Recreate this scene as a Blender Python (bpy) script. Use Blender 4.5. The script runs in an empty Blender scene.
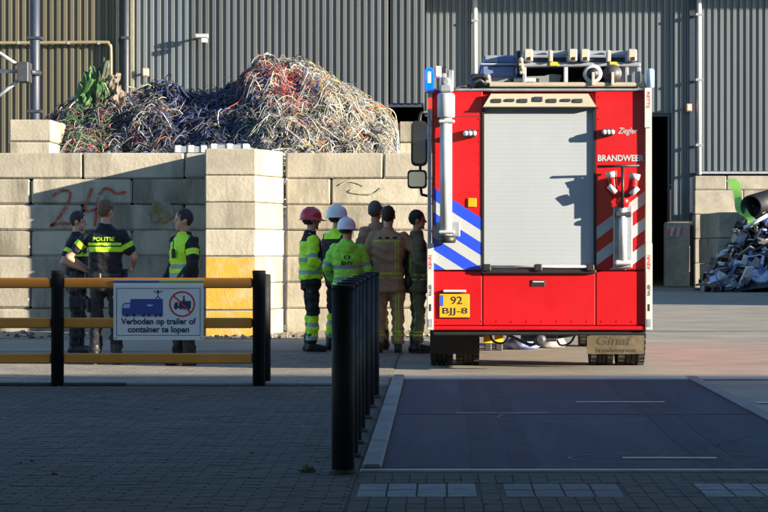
import bpy, bmesh, math, random
import numpy as np
from mathutils import Vector, Matrix, noise
from mathutils.bvhtree import BVHTree
R = math.radians
random.seed(7); rng = np.random.default_rng(7)
scene = bpy.context.scene
C = scene.collection

# ------------------------------------------------------------------ camera, sky, sun, exposure
F = 2600.0            # focal length in pixels of a 768-wide frame
HC = 1.36             # eye height
cam_d = bpy.data.cameras.new('camera'); cam = bpy.data.objects.new('camera', cam_d); C.objects.link(cam)
cam.location = (0, 0, HC); cam.rotation_euler = (R(90), 0, 0)
cam_d.sensor_width = 36; cam_d.lens = F/768*36
cam_d.shift_x = -53/768; cam_d.shift_y = -10/768
cam_d.clip_start = 0.5; cam_d.clip_end = 3000
scene.camera = cam
SUN_TO = Vector((2.35, -1.0, 0.55)).normalized()      # direction towards the sun
SUN_EL = math.asin(SUN_TO.z); SUN_AZ = math.atan2(SUN_TO.x, SUN_TO.y)
w = bpy.data.worlds.new('World'); scene.world = w; w.use_nodes = True
nt = w.node_tree; bg = nt.nodes['Background']
sk = nt.nodes.new('ShaderNodeTexSky'); sk.sky_type = 'NISHITA'; sk.sun_disc = False
sk.sun_elevation = SUN_EL; sk.sun_rotation = SUN_AZ; sk.air_density = 1.0; sk.dust_density = 0.2; sk.ozone_density = 3.0
nt.links.new(sk.outputs['Color'], bg.inputs['Color']); bg.inputs['Strength'].default_value = 0.095
sl = bpy.data.lights.new('sun', 'SUN'); sl.energy = 5.0; sl.angle = R(0.5); sl.color = (1.0, 0.875, 0.69)
so = bpy.data.objects.new('sun', sl); C.objects.link(so); so.location = (30, -10, 30)
so.rotation_euler = SUN_TO.to_track_quat('Z', 'Y').to_euler()
scene.view_settings.view_transform = 'Standard'; scene.view_settings.look = 'None'
scene.view_settings.exposure = 1.86; scene.view_settings.gamma = 1.0

# ------------------------------------------------------------------ helpers
def A(x, y, Y):
    """photo pixel at a known distance -> real X, Z"""
    s = F/Y
    return (x-437)/s, HC-(y-246)/s
def AX(x, Y): return (x-437)*Y/F
def AZ(y, Y): return HC-(y-246)*Y/F

MATS = {}
def mat(name, col, rough=.6, metal=0., var=.15, scale=4., bump=0., bscale=60., orand=0., spec=.5, stretch=(1,1,1), emit=None, estr=0, col2=None, c2lo=.5, c2hi=.65, c2scale=2., c2stretch=(1,1,1), coat=0., rvar=0.):
    if name in MATS: return MATS[name]
    m = bpy.data.materials.new(name); m.use_nodes = True; MATS[name] = m
    t = m.node_tree; N = t.nodes; L = t.links
    b = N['Principled BSDF']
    b.inputs['Roughness'].default_value = rough; b.inputs['Metallic'].default_value = metal
    b.inputs['Specular IOR Level'].default_value = spec
    b.inputs['Coat Weight'].default_value = coat
    c4 = (*col, 1)
    b.inputs['Base Color'].default_value = c4
    tc = N.new('ShaderNodeTexCoord')
    out = None
    oi = N.new('ShaderNodeObjectInfo')
    mp = N.new('ShaderNodeMapping'); mp.inputs['Scale'].default_value = stretch
    ad = N.new('ShaderNodeVectorMath'); ad.operation = 'ADD'
    mu = N.new('ShaderNodeMath'); mu.operation = 'MULTIPLY'; mu.inputs[1].default_value = 37.0
    L.new(oi.outputs['Random'], mu.inputs[0])
    L.new(tc.outputs['Object'], ad.inputs[0]); L.new(mu.outputs[0], ad.inputs[1])
    L.new(ad.outputs[0], mp.inputs['Vector'])
    if var > 0 or orand > 0:
        n = N.new('ShaderNodeTexNoise'); n.inputs['Scale'].default_value = scale; n.inputs['Detail'].default_value = 6; n.inputs['Roughness'].default_value = .62
        L.new(mp.outputs[0], n.inputs['Vector'])
        mr = N.new('ShaderNodeMapRange'); mr.inputs['From Min'].default_value = .3; mr.inputs['From Max'].default_value = .7
        mr.inputs['To Min'].default_value = 1-var; mr.inputs['To Max'].default_value = 1+var
        L.new(n.outputs['Fac'], mr.inputs['Value'])
        fac = mr.outputs[0]
        if orand > 0:
            mr2 = N.new('ShaderNodeMapRange'); mr2.inputs['To Min'].default_value = 1-orand; mr2.inputs['To Max'].default_value = 1+orand
            L.new(oi.outputs['Random'], mr2.inputs['Value'])
            mm = N.new('ShaderNodeMath'); mm.operation = 'MULTIPLY'
            L.new(fac, mm.inputs[0]); L.new(mr2.outputs[0], mm.inputs[1]); fac = mm.outputs[0]
        base = None
        if col2 is not None:
            n2 = N.new('ShaderNodeTexNoise'); n2.inputs['Scale'].default_value = c2scale; n2.inputs['Detail'].default_value = 7; n2.inputs['Roughness'].default_value = .65
            mp2 = N.new('ShaderNodeMapping'); mp2.inputs['Scale'].default_value = c2stretch
            L.new(ad.outputs[0], mp2.inputs['Vector']); L.new(mp2.outputs[0], n2.inputs['Vector'])
            r2 = N.new('ShaderNodeMapRange'); r2.inputs['From Min'].default_value = c2lo; r2.inputs['From Max'].default_value = c2hi
            L.new(n2.outputs['Fac'], r2.inputs['Value'])
            mx = N.new('ShaderNodeMix'); mx.data_type = 'RGBA'
            mx.inputs['A'].default_value = c4; mx.inputs['B'].default_value = (*col2, 1)
            L.new(r2.outputs[0], mx.inputs['Factor']); base = mx.outputs['Result']
        vm = N.new('ShaderNodeVectorMath'); vm.operation = 'SCALE'
        if base is not None: L.new(base, vm.inputs[0])
        else: vm.inputs[0].default_value = col
        L.new(fac, vm.inputs['Scale']); L.new(vm.outputs[0], b.inputs['Base Color'])
        if rvar > 0:
            rr = N.new('ShaderNodeMapRange'); rr.inputs['From Min'].default_value = .3; rr.inputs['From Max'].default_value = .7
            rr.inputs['To Min'].default_value = max(.05, rough-rvar); rr.inputs['To Max'].default_value = min(1, rough+rvar)
            L.new(n.outputs['Fac'], rr.inputs['Value']); L.new(rr.outputs[0], b.inputs['Roughness'])
    if bump > 0:
        nb = N.new('ShaderNodeTexNoise'); nb.inputs['Scale'].default_value = bscale; nb.inputs['Detail'].default_value = 5
        L.new(mp.outputs[0], nb.inputs['Vector'])
        bp = N.new('ShaderNodeBump'); bp.inputs['Strength'].default_value = bump; bp.inputs['Distance'].default_value = .02
        L.new(nb.outputs['Fac'], bp.inputs['Height']); L.new(bp.outputs[0], b.inputs['Normal'])
    if emit:
        b.inputs['Emission Color'].default_value = (*emit, 1); b.inputs['Emission Strength'].default_value = estr
    return m

class MB:
    """collects shapes for ONE mesh object"""
    def __init__(s): s.v = []; s.f = []; s.m = []; s.sm = []
    def add(s, vs, fs, mi=0, smooth=False):
        o = len(s.v); s.v += [tuple(p) for p in vs]
        for f in fs: s.f.append(tuple(i+o for i in f)); s.m.append(mi); s.sm.append(smooth)
        return s
    def box(s, x0, x1, y0, y1, z0, z1, mi=0, bev=0.):
        if bev <= 0:
            vs = [(x, y, z) for z in (z0, z1) for y in (y0, y1) for x in (x0, x1)]
            return s.add(vs, [(0,2,3,1),(4,5,7,6),(0,1,5,4),(2,6,7,3),(0,4,6,2),(1,3,7,5)], mi)
        b = min(bev, abs(x1-x0)*.45, abs(y1-y0)*.45, abs(z1-z0)*.45)
        vs = []; idx = {}
        for ix, (x, dx) in enumerate(((x0, 1), (x1, -1))):
            for iy, (y, dy) in enumerate(((y0, 1), (y1, -1))):
                for iz, (z, dz) in enumerate(((z0, 1), (z1, -1))):
                    for a in range(3):
                        p = [x+dx*b, y+dy*b, z+dz*b]; p[a] = (x, y, z)[a]
                        idx[(ix, iy, iz, a)] = len(vs); vs.append(tuple(p))
        g = lambda *k: idx[k]
        fs = []
        for i in (0, 1):
            q = [g(i,0,0,0), g(i,1,0,0), g(i,1,1,0), g(i,0,1,0)]; fs.append(q if i else q[::-1])
            q = [g(0,i,0,1), g(0,i,1,1), g(1,i,1,1), g(1,i,0,1)]; fs.append(q if i else q[::-1])
            q = [g(0,0,i,2), g(1,0,i,2), g(1,1,i,2), g(0,1,i,2)]; fs.append(q if i else q[::-1])
        for i in (0, 1):
            for j in (0, 1):
                fs.append([g(i,j,0,0), g(i,j,1,0), g(i,j,1,1), g(i,j,0,1)])
                fs.append([g(i,0,j,0), g(i,1,j,0), g(i,1,j,2), g(i,0,j,2)])
                fs.append([g(0,i,j,1), g(1,i,j,1), g(1,i,j,2), g(0,i,j,2)])
                for k in (0, 1): fs.append([g(i,j,k,0), g(i,j,k,1), g(i,j,k,2)])
        return s.add(vs, fs, mi)
    def prism_y(s, pts, y0, y1, mi=0):
        """polygon in XZ extruded along Y"""
        n = len(pts)
        vs = [(x, y0, z) for x, z in pts]+[(x, y1, z) for x, z in pts]
        fs = [tuple(range(n)), tuple(range(2*n-1, n-1, -1))]+[(i, i+n, (i+1) % n+n, (i+1) % n) for i in range(n)]
        return s.add(vs, fs, mi)
    def prism_z(s, pts, z0, z1, mi=0):
        n = len(pts)
        vs = [(x, y, z0) for x, y in pts]+[(x, y, z1) for x, y in pts]
        fs = [tuple(range(n))[::-1], tuple(range(n, 2*n))]+[(i, (i+1) % n, (i+1) % n+n, i+n) for i in range(n)]
        return s.add(vs, fs, mi)
    def prism_x(s, pts, x0, x1, mi=0):
        n = len(pts)
        vs = [(x0, y, z) for y, z in pts]+[(x1, y, z) for y, z in pts]
        fs = [tuple(range(n)), tuple(range(2*n-1, n-1, -1))]+[(i, i+n, (i+1) % n+n, (i+1) % n) for i in range(n)]
        return s.add(vs, fs, mi)
    def tube(s, path, r, seg=8, mi=0, caps=True, smooth=True):
        P = [Vector(p) for p in path]; n = len(P)
        rs = r if isinstance(r, (list, tuple)) else [r]*n
        vs = []; up = None
        for i in range(n):
            t = (P[min(i+1, n-1)]-P[max(i-1, 0)]).normalized()
            if up is None:
                up = Vector((0, 0, 1)) if abs(t.z) < .9 else Vector((0, 1, 0))
            a = t.cross(up)
            if a.length < 1e-4: a = t.orthogonal()
            a.normalize(); b = a.cross(t).normalized(); up = b
            for k in range(seg):
                th = 2*math.pi*k/seg
                vs.append(P[i]+(a*math.cos(th)+b*math.sin(th))*rs[i])
        fs = [(i*seg+k, i*seg+(k+1) % seg, (i+1)*seg+(k+1) % seg, (i+1)*seg+k) for i in range(n-1) for k in range(seg)]
        s.add(vs, fs, mi, smooth)
        if caps:
            o = len(s.v)-n*seg
            s.f.append(tuple(o+k for k in range(seg))[::-1]); s.m.append(mi); s.sm.append(False)
            s.f.append(tuple(o+(n-1)*seg+k for k in range(seg))); s.m.append(mi); s.sm.append(False)
        return s
    def lathe(s, prof, c, axis='z', seg=20, mi=0, smooth=True):
        """prof: list of (r, h); closed when r==0 at the ends"""
        vs = []
        for r, h in prof:
            for k in range(seg):
                th = 2*math.pi*k/seg; a, b = r*math.cos(th), r*math.sin(th)
                p = {'z': (a, b, h), 'y': (a, h, b), 'x': (h, a, b)}[axis]
                vs.append((c[0]+p[0], c[1]+p[1], c[2]+p[2]))
        n = len(prof)
        fs = [(i*seg+k, i*seg+(k+1) % seg, (i+1)*seg+(k+1) % seg, (i+1)*seg+k) for i in range(n-1) for k in range(seg)]
        s.add(vs, fs, mi, smooth)
        o = len(s.v)-n*seg
        s.f.append(tuple(o+k for k in range(seg))[::-1]); s.m.append(mi); s.sm.append(False)
        s.f.append(tuple(o+(n-1)*seg+k for k in range(seg))); s.m.append(mi); s.sm.append(False)
        return s
    def ell(s, c, r, rot=None, mi=0, u=14, v=9):
        vs = []; fs = []
        for j in range(v+1):
            ph = math.pi*j/v
            for i in range(u):
                th = 2*math.pi*i/u
                p = Vector((r[0]*math.sin(ph)*math.cos(th), r[1]*math.sin(ph)*math.sin(th), -r[2]*math.cos(ph)))
                if rot is not None: p = rot @ p
                vs.append((c[0]+p.x, c[1]+p.y, c[2]+p.z))
        fs = [(j*u+i, j*u+(i+1) % u, (j+1)*u+(i+1) % u, (j+1)*u+i) for j in range(v) for i in range(u)]
        return s.add(vs, fs, mi, True)
    def mesh(s, name, mats, org=(0, 0, 0), fix=True):
        me = bpy.data.meshes.new(name)
        o = Vector(org)
        me.from_pydata([Vector(p)-o for p in s.v], [], s.f)
        for m in (mats if isinstance(mats, (list, tuple)) else [mats]): me.materials.append(m)
        me.polygons.foreach_set('material_index', s.m); me.polygons.foreach_set('use_smooth', s.sm)
        if fix:
            bm = bmesh.new(); bm.from_mesh(me)
            bmesh.ops.recalc_face_normals(bm, faces=bm.faces); bm.to_mesh(me); bm.free()
        me.update(); return me
    def build(s, name, mats, parent=None, org=None, fix=True):
        if org is None: org = root_loc(parent) if parent else (0, 0, 0)
        ob = bpy.data.objects.new(name, s.mesh(name, mats, org, fix)); C.objects.link(ob)
        if parent: ob.parent = parent
        else: ob.location = org
        return ob

def root_loc(o):
    while o.parent: o = o.parent
    return o.location
def tag(o, label=None, cat=None, group=None, kind=None):
    if label: o['label'] = label
    if cat: o['category'] = cat
    if group: o['group'] = group
    if kind: o['kind'] = kind
    return o
def empty(name, loc, rz=0.):
    o = bpy.data.objects.new(name, None); C.objects.link(o); o.location = loc; o.rotation_euler = (0, 0, rz)
    o.empty_display_size = .2; return o
def text_mesh(body, width=None, height=None, bold=0., shear=0., res=3):
    """text as flat mesh in XZ (faces -Y), centred on 0; returns verts, faces"""
    cu = bpy.data.curves.new('lettering', 'FONT'); cu.body = body; cu.size = 1; cu.align_x = 'CENTER'; cu.resolution_u = res
    cu.offset = bold; cu.shear = shear; cu.fill_mode = 'FRONT'
    ob = bpy.data.objects.new('lettering', cu); C.objects.link(ob)
    dg = bpy.context.evaluated_depsgraph_get(); dg.update()
    me = bpy.data.meshes.new_from_object(ob.evaluated_get(dg))
    v = np.array([p.co[:] for p in me.vertices]); f = [tuple(p.vertices) for p in me.polygons]
    bpy.data.objects.remove(ob); bpy.data.curves.remove(cu); bpy.data.meshes.remove(me)
    mn, mx = v.min(0), v.max(0); ctr = (mn+mx)/2; sz = mx-mn
    sx = (width/sz[0]) if width else height/sz[1]; sy = (height/sz[1]) if height else sx
    if not width: sx = sy
    return [((p[0]-ctr[0])*sx, 0, (p[1]-ctr[1])*sy) for p in v], f
def add_text(mb, body, cx, y, cz, width=None, height=None, mi=0, rot=0., bold=0., shear=0.):
    v, f = text_mesh(body, width, height, bold, shear)
    c, s_ = math.cos(rot), math.sin(rot)
    mb.add([(cx+x*c-z*s_, y, cz+x*s_+z*c) for x, _, z in v], f, mi)
    return mb

# ------------------------------------------------------------------ materials
M_asph = mat('asphalt', (.232, .208, .165), .9, var=.22, scale=1.3, bump=.5, bscale=90, col2=(.178, .158, .125), c2lo=.5, c2hi=.7, c2scale=.35)
M_conc = mat('concrete', (.315, .285, .222), .9, var=.16, scale=2.2, bump=.32, bscale=20, orand=.2, col2=(.165, .15, .112), c2lo=.49, c2hi=.66, c2scale=2.2, c2stretch=(1, 1, .22))
M_conc2 = mat('pale_concrete', (.27, .245, .195), .9, var=.2, scale=2.2, bump=.3, bscale=30, orand=.12, col2=(.17, .155, .12), c2lo=.5, c2hi=.7, c2scale=1.2)
M_yel_paint = mat('worn_yellow_paint', (.50, .27, .03), .7, var=.15, scale=5, bump=.3, bscale=40, col2=(.40, .31, .16), c2lo=.48, c2hi=.66, c2scale=4.)
M_grey_clad = mat('grey_cladding', (.082, .086, .090), .45, metal=.0, var=.14, scale=.6, orand=.05, stretch=(1, 1, .15), spec=.5)
M_pale_clad = mat('pale_grey_cladding', (.108, .124, .135), .42, var=.13, scale=.6, orand=.05, stretch=(1, 1, .15))
M_olive_clad = mat('olive_cladding', (.078, .070, .046), .5, var=.14, scale=.6, orand=.06, stretch=(1, 1, .15))
M_dark = mat('dark_interior', (.03, .03, .032), .9, var=.2)
M_dsteel = mat('dark_steel', (.035, .037, .045), .5, var=.2, scale=6, bump=.1)
M_navy = mat('navy_steel', (.025, .032, .055), .5, var=.15)
M_wht_metal = mat('white_metal', (.42, .44, .45), .4, var=.08, scale=5)
M_red = mat('fire_red_paint', (.40, .004, .008), .42, var=.06, scale=2, coat=.12, rvar=.06, col2=(.33, .010, .012), c2lo=.52, c2hi=.75, c2scale=2.5, c2stretch=(1, 1, .4), spec=.3)
M_shut = mat('shutter_aluminium', (.305, .335, .36), .5, metal=.0, var=.05, scale=1.5, stretch=(1, 1, .3))
M_blk = mat('black_plastic', (.012, .012, .013), .5, var=.2, scale=10)
M_rub = mat('tyre_rubber', (.020, .019, .018), .85, var=.35, scale=9, bump=.3, bscale=80, col2=(.07, .06, .045), c2lo=.5, c2hi=.7, c2scale=4)
M_alu = mat('brushed_aluminium', (.50, .51, .52), .55, metal=.45, var=.1, scale=12)
M_galv = mat('galvanised_steel', (.30, .32, .35), .5, metal=.4, var=.2, scale=10)
M_refl_w = mat('reflective_white', (.36, .38, .39), .45, var=.05)
M_refl_b = mat('reflective_blue', (.015, .055, .52), .35, var=.05)
M_cream = mat('cream_enamel', (.42, .39, .29), .4, var=.05)
M_strip = mat('white_marker_strip', (.48, .46, .42), .4, var=.06)
M_plate = mat('plate_yellow', (.60, .30, .015), .4, var=.04)
M_euro = mat('plate_blue', (.02, .08, .45), .4, var=.03)
M_amber = mat('amber_reflector', (.85, .28, .01), .3, var=.05)
M_beacon = mat('lit_blue_beacon', (.02, .05, .8), .2, emit=(.0, .03, 1.0), estr=3.0, var=0)
M_beacon_c = mat('lit_beacon_core', (.3, .5, 1), .2, emit=(.25, .5, 1.0), estr=2.2, var=0)
M_clear = mat('pale_blue_lens', (.35, .48, .72), .15, var=.05)
M_redlens = mat('red_lens', (.6, .01, .01), .2, var=.05, emit=(.9, .03, .02), estr=.6)
M_glass = mat('mirror_glass', (.22, .23, .26), .12, metal=1, var=0)
M_flap = mat('dusty_mudflap', (.075, .060, .036), .85, var=.25, scale=3, col2=(.14, .11, .065), c2lo=.45, c2hi=.7, c2scale=5)
M_flapd = mat('dark_mudflap', (.022, .019, .014), .85, var=.25, scale=3)
M_bluebox = mat('blue_box_paint', (.11, .16, .30), .5, var=.12, scale=4)
M_bollard = mat('bollard_paint', (.007, .008, .011), .7, var=.35, scale=5, bump=.1, bscale=30, rvar=.15, spec=.22)
M_rail = mat('yellow_rail_paint', (.58, .22, .030), .6, var=.18, scale=3, stretch=(.4, 1, 1), bump=.15, bscale=30)
M_sign = mat('sign_white', (.72, .72, .72), .45, var=.04)
M_sblue = mat('sign_blue_print', (.03, .06, .28), .5, var=.05)
M_sdark = mat('sign_dark_print', (.018, .026, .10), .5, var=.05)
M_sred = mat('sign_red_print', (.55, .03, .03), .5, var=.05)
M_sgrn = mat('sign_green_print', (.10, .30, .06), .5, var=.05)
M_graf = mat('red_spray_paint', (.36, .05, .025), .9, var=.25, scale=12, col2=(.24, .19, .14), c2lo=.50, c2hi=.60, c2scale=9)
M_grafg = mat('olive_spray_paint', (.20, .165, .06), .9, var=.3, scale=6, col2=(.25, .225, .17), c2lo=.42, c2hi=.58, c2scale=7)
M_deck = mat('weighbridge_asphalt', (.022, .029, .050), .85, var=.3, scale=1.6, bump=.25, bscale=120, stretch=(1, .35, 1), rvar=.1, spec=.25, col2=(.036, .043, .064), c2lo=.48, c2hi=.62, c2scale=1.4, c2stretch=(2.2, .16, 1))  # asphalt colour tinted with the blue of the shade it lies in
M_kerb = mat('kerb_concrete', (.15, .15, .15), .85, var=.2, scale=5, bump=.3, bscale=60, orand=.1)
M_white_line = mat('worn_white_paint', (.15, .16, .17), .8, var=.35, scale=8)
M_cream_line = mat('cream_paint', (.50, .42, .28), .7, var=.25, scale=6)
M_brick_shade = mat('shade_toned_brick', (.046, .042, .038), .9, var=.35, scale=2.5, bump=.3, bscale=80, col2=(.030, .034, .024), c2lo=.47, c2hi=.62, c2scale=.55)  # dark copy of the paving: yard shade put into its base colour
M_brick_sun = mat('sun_toned_brick', (.195, .170, .132), .9, var=.3, scale=2.5, bump=.3, bscale=80)  # light copy of the same paving for the sunlit stretch beyond the kerb
M_soil = mat('joint_sand', (.045, .040, .032), .95, var=.3, scale=8)
M_dirt = mat('dusty_dirt', (.24, .205, .15), .95, var=.3, scale=6, bump=.6, bscale=30)
M_weed = mat('weed_leaf', (.06, .12, .02), .6, var=.3)

# ------------------------------------------------------------------ ground and paving
g = MB(); g.add([(-400, -400, 0), (400, -400, 0), (400, 900, 0), (-400, 900, 0)], [(0, 1, 2, 3)])
ground = tag(g.build('ground', M_asph), kind='structure')
def sheet(name, x0, x1, y0, y1, z, m, parent=None):
    b = MB(); b.add([(x0, y0, z), (x1, y0, z), (x1, y1, z), (x0, y1, z)], [(0, 1, 2, 3)])
    return b.build(name, m, parent)
# brick paving to the left and in front: joint bed + thousands of small bricks
bed = tag(sheet('paving_bed', -11, -.47, 12.2, 33.6, .0072, M_soil), kind='structure')
bed2 = tag(sheet('paving_bed', -.468, 6, 12.2, 15.55, .0072, M_soil), kind='structure')
def brick_field(name, x0, x1, y0, y1, parent, along_x=True, holes=(), m=None):
    vs = []; fs = []
    L_, W_ = (.2, .1) if along_x else (.1, .2)
    gp = .002; r = 0; y = y0
    while y+W_ <= y1+1e-6:
        x = x0+((L_/2) if (r % 2 and along_x) else 0)
        if not along_x: yo = 0
        while x < x1-.02:
            if not any(a < x+L_/2 < b and c < y+W_/2 < d for a, b, c, d in holes):
                z = .0105+random.uniform(-.0012, .0012); t1 = random.uniform(-.001, .001); t2 = random.uniform(-.001, .001)
                o = len(vs); a0, a1, b0, b1 = x+gp, min(x+L_, x1)-gp, y+gp, y+W_-gp
                vs += [(a0, b0, .001), (a1, b0, .001), (a1, b1, .001), (a0, b1, .001), (a0+.002, b0+.002, z-t1), (a1-.002, b0+.002, z+t1), (a1-.002, b1-.002, z+t2), (a0+.002, b1-.002, z-t2)]
                fs += [(o+4, o+5, o+6, o+7), (o, o+1, o+5, o+4), (o+1, o+2, o+6, o+5), (o+2, o+3, o+7, o+6), (o+3, o, o+4, o+7)]
            x += L_
        y += W_; r += 1
    b = MB(); b.add(vs, fs)
    return tag(b.build(name, m or M_brick_shade, parent, fix=False), kind='stuff')
slabs = [(-.44, .22), (.37, 1.02), (1.45, 2.1)]
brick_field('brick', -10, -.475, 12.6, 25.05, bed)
brick_field('brick', -10, -.475, 25.25, 33.4, bed, m=M_brick_sun)
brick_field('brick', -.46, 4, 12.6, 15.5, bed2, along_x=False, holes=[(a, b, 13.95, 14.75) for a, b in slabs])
for i, (a, b) in enumerate(slabs):
    n = 4; wd = (b-a)/n
    for k in range(n):
        for j in range(2):
            q = MB(); q.box(a+k*wd+.006, a+(k+1)*wd-.006, 13.96+j*.4, 13.96+j*.4+.385, .005, .013+random.uniform(-.001, .001), bev=.003)
            q.build('marker_slab', M_white_line if i != 1 else mat('worn_grey_paint', (.085, .095, .10), .8, var=.3, scale=8), bed2)
# kerb stones along the paving step under the fence
kx = -10.
while kx < -1.6:
    q = MB(); q.box(kx+.006, kx+.994, 25.08, 25.22, .006, .035+random.uniform(0, .006), bev=.01); q.build('kerb_stone', M_soil if random.random() < .3 else M_kerb, bed); kx += 1
# weighbridge
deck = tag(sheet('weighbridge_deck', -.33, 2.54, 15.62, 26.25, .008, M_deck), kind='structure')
for j, y in enumerate((20.9,)):
    q = MB(); q.box(-.32, 2.52, y-.012, y+.012, .009, .013); q.build('expansion_joint', M_dsteel, deck)
for nm, (x0, x1, y0, y1), m in (('steel_edge', (-.46, 5, 15.52, 15.60), M_galv), ('end_beam', (-.33, 6, 26.28, 26.62), mat('end_beam_concrete', (.36, .35, .32), .8, var=.2))):
    q = MB(); q.box(x0, x1, y0, y1, .002, .022, bev=.006); q.build(nm, m, deck)
y = 15.64
while y < 26.0:
    q = MB(); q.box(-.45, -.335, y+.005, y+.995, .004, .04+random.uniform(0, .008), bev=.012); q.build('kerb_stone', M_kerb, deck)
    q = MB(); q.box(2.55, 2.66, y+.005, y+.995, .004, .03, bev=.012); q.build('kerb_stone', M_kerb, deck); y += 1.0
for x0, x1, yy in ((1.20, 1.97, 22.5), (1.18, 1.78, 16.55), (.15, .9, 21.0), (2.75, 3.7, 22.4)):
    sheet('painted_mark', x0, x1, yy-.05, yy+.05, .0125, M_cream_line if yy != 21.0 else mat('faint_blue_paint', (.09, .10, .15), .7, var=.3), deck)
gut = tag(sheet('gutter', 2.7, 16, 41.3, 41.75, .004, M_kerb), kind='structure')
fb = mat('faint_blue_paint', (.09, .10, .15), .7, var=.3)
def flat_ribbon(pts, wd, z, m, name, parent, lo=.3):
    b = MB(); n = len(pts); vs = []
    for i, (x, y) in enumerate(pts):
        a = Vector((pts[min(i+1, n-1)][0]-pts[max(i-1, 0)][0], pts[min(i+1, n-1)][1]-pts[max(i-1, 0)][1])).normalized(); k = wd*random.uniform(lo, 1)/2
        vs += [(x-a.y*k, y+a.x*k, z), (x+a.y*k, y-a.x*k, z)]
    b.add(vs, [(2*i, 2*i+1, 2*i+3, 2*i+2) for i in range(n-1)]); b.build(name, m, parent)
for cx_, cy_, rx_, ry_ in ((1.48, 16.55, .62, .42), (1.1, 20.6, .6, .7)):
    flat_ribbon([(cx_+rx_*math.cos(a)*(1+.1*noise.noise((a, 1, cx_))), cy_+ry_*math.sin(a)) for a in np.linspace(.3, 5.9, 40)], .022, .0115, fb, 'spray_ring', deck)
for k in range(3):
    x, y = random.uniform(-.1, 2.2), random.uniform(16, 24); th = random.uniform(-.6, .6); pts = []
    for i in range(18): pts.append((x, y)); x += math.cos(th)*.05; y += math.sin(th)*.12; th += random.gauss(0, .5)
    flat_ribbon([p for p in pts if -.3 < p[0] < 2.5], .012, .0105, mat('tar_crack', (.012, .012, .013), .97, var=.2, spec=.05), 'crack', deck)
for xa in (.28, .52, 1.75, 1.98):
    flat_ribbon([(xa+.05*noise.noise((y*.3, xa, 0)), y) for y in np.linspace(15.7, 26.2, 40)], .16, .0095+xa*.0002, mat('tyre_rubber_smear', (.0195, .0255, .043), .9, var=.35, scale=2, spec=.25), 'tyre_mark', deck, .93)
# dust and grit along the foot of the walls
def rubble(name, n, xr, yr, sr, m, label=None, cat=None, z0=0., zf=None):
    b = MB()
    for i in range(n):
        x, y = random.uniform(*xr), random.uniform(*yr); s = random.uniform(*sr)*random.random()**.5
        z = (zf(x, y) if zf else z0)+s*.3
        rot = Matrix.Rotation(random.uniform(0, 6.3), 3, Vector((random.random(), random.random(), random.random()+.1)).normalized())
        pts = [rot @ Vector((sx*s*random.uniform(.6, 1), sy*s*random.uniform(.5, 1), sz*s*random.uniform(.3, .8))) for sx in (-1, 1) for sy in (-1, 1) for sz in (-1, 1)]
        b.add([(p.x+x, p.y+y, p.z+z) for p in pts], [(0,1,3,2),(4,6,7,5),(0,4,5,1),(2,3,7,6),(0,2,6,4),(1,5,7,3)], random.randrange(len(m)))
    return tag(b.build(name, m), label, cat, kind='stuff')
rubble('grit', 900, (-7.5, .3), (38.1, 39.9), (.008, .06), [M_dirt, M_conc2, M_soil], 'loose grit along the foot of the block wall', 'grit')
rubble('leaf_litter', 260, (-6, -.7), (15, 25), (.006, .022), [M_soil, M_dirt, M_weed], 'small leaves and crumbs on the shaded brick paving', 'litter')
b = MB()
N_ = 60
vs = [(-7.6+8*i/N_, 39.95-j*1.9/6-(.25*noise.noise((i*.3, j, 3)) if j == 6 else 0), .006+.045*(1-j/6)**2*(1+noise.noise((i*.35, j*.5, 1)))) for j in range(7) for i in range(N_+1)]
b.add(vs, [(j*(N_+1)+i, j*(N_+1)+i+1, (j+1)*(N_+1)+i+1, (j+1)*(N_+1)+i) for j in range(6) for i in range(N_)], 0, True)
tag(b.build('dust_drift', M_dirt), kind='structure')

# ------------------------------------------------------------------ block walls
def block_mesh(sx, sy, sz, m, seed):
    """chamfered concrete block centred on x/y, base at 0"""
    r = random.Random(seed); b = MB(); b.box(-sx/2, sx/2, -sy/2, sy/2, 0, sz, bev=.022+r.random()*.014)
    b.v = [(x+r.uniform(-.004, .004), y+r.uniform(-.007, .007), z+r.uniform(-.002, .002)) for x, y, z in b.v]
    return b.mesh('block', m)
def put(me, parent, x, y, z, name='block'):
    o = bpy.data.objects.new(name, me); C.objects.link(o); o.parent = parent
    o.location = Vector((x, y, z))-Vector(root_loc(parent)); return o
YW = 40.0; RH = .4; BL = 1.56
wall = tag(empty('block_wall', (-6.0, YW+.4, 0)), 'long low wall of stacked concrete blocks with red spray-painted figures behind the officers', 'wall')
full = [block_mesh(BL-.012, .8, RH-.008, M_conc, k) for k in range(4)]
JX = AX(184, YW)            # a joint of the top row
for r in range(7):
    off = 0 if (6-r) % 2 == 0 else -.80
    x = JX+off; k = 0
    xs = []
    while x > -12: xs.append(x); x -= BL
    for x in xs: put(full[random.randrange(4)], wall, x-BL/2, YW+.4+random.uniform(-.008, .008), r*RH+.001)
    x1 = AX(205, YW)+.2; x0 = JX+off
    if x1-x0 > .08:
        q = x1-x0
        put(block_mesh(q-.012, .8, RH-.008, M_conc, 50+r), wall, (x0+x1)/2, YW+.4, r*RH+.001)
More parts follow.
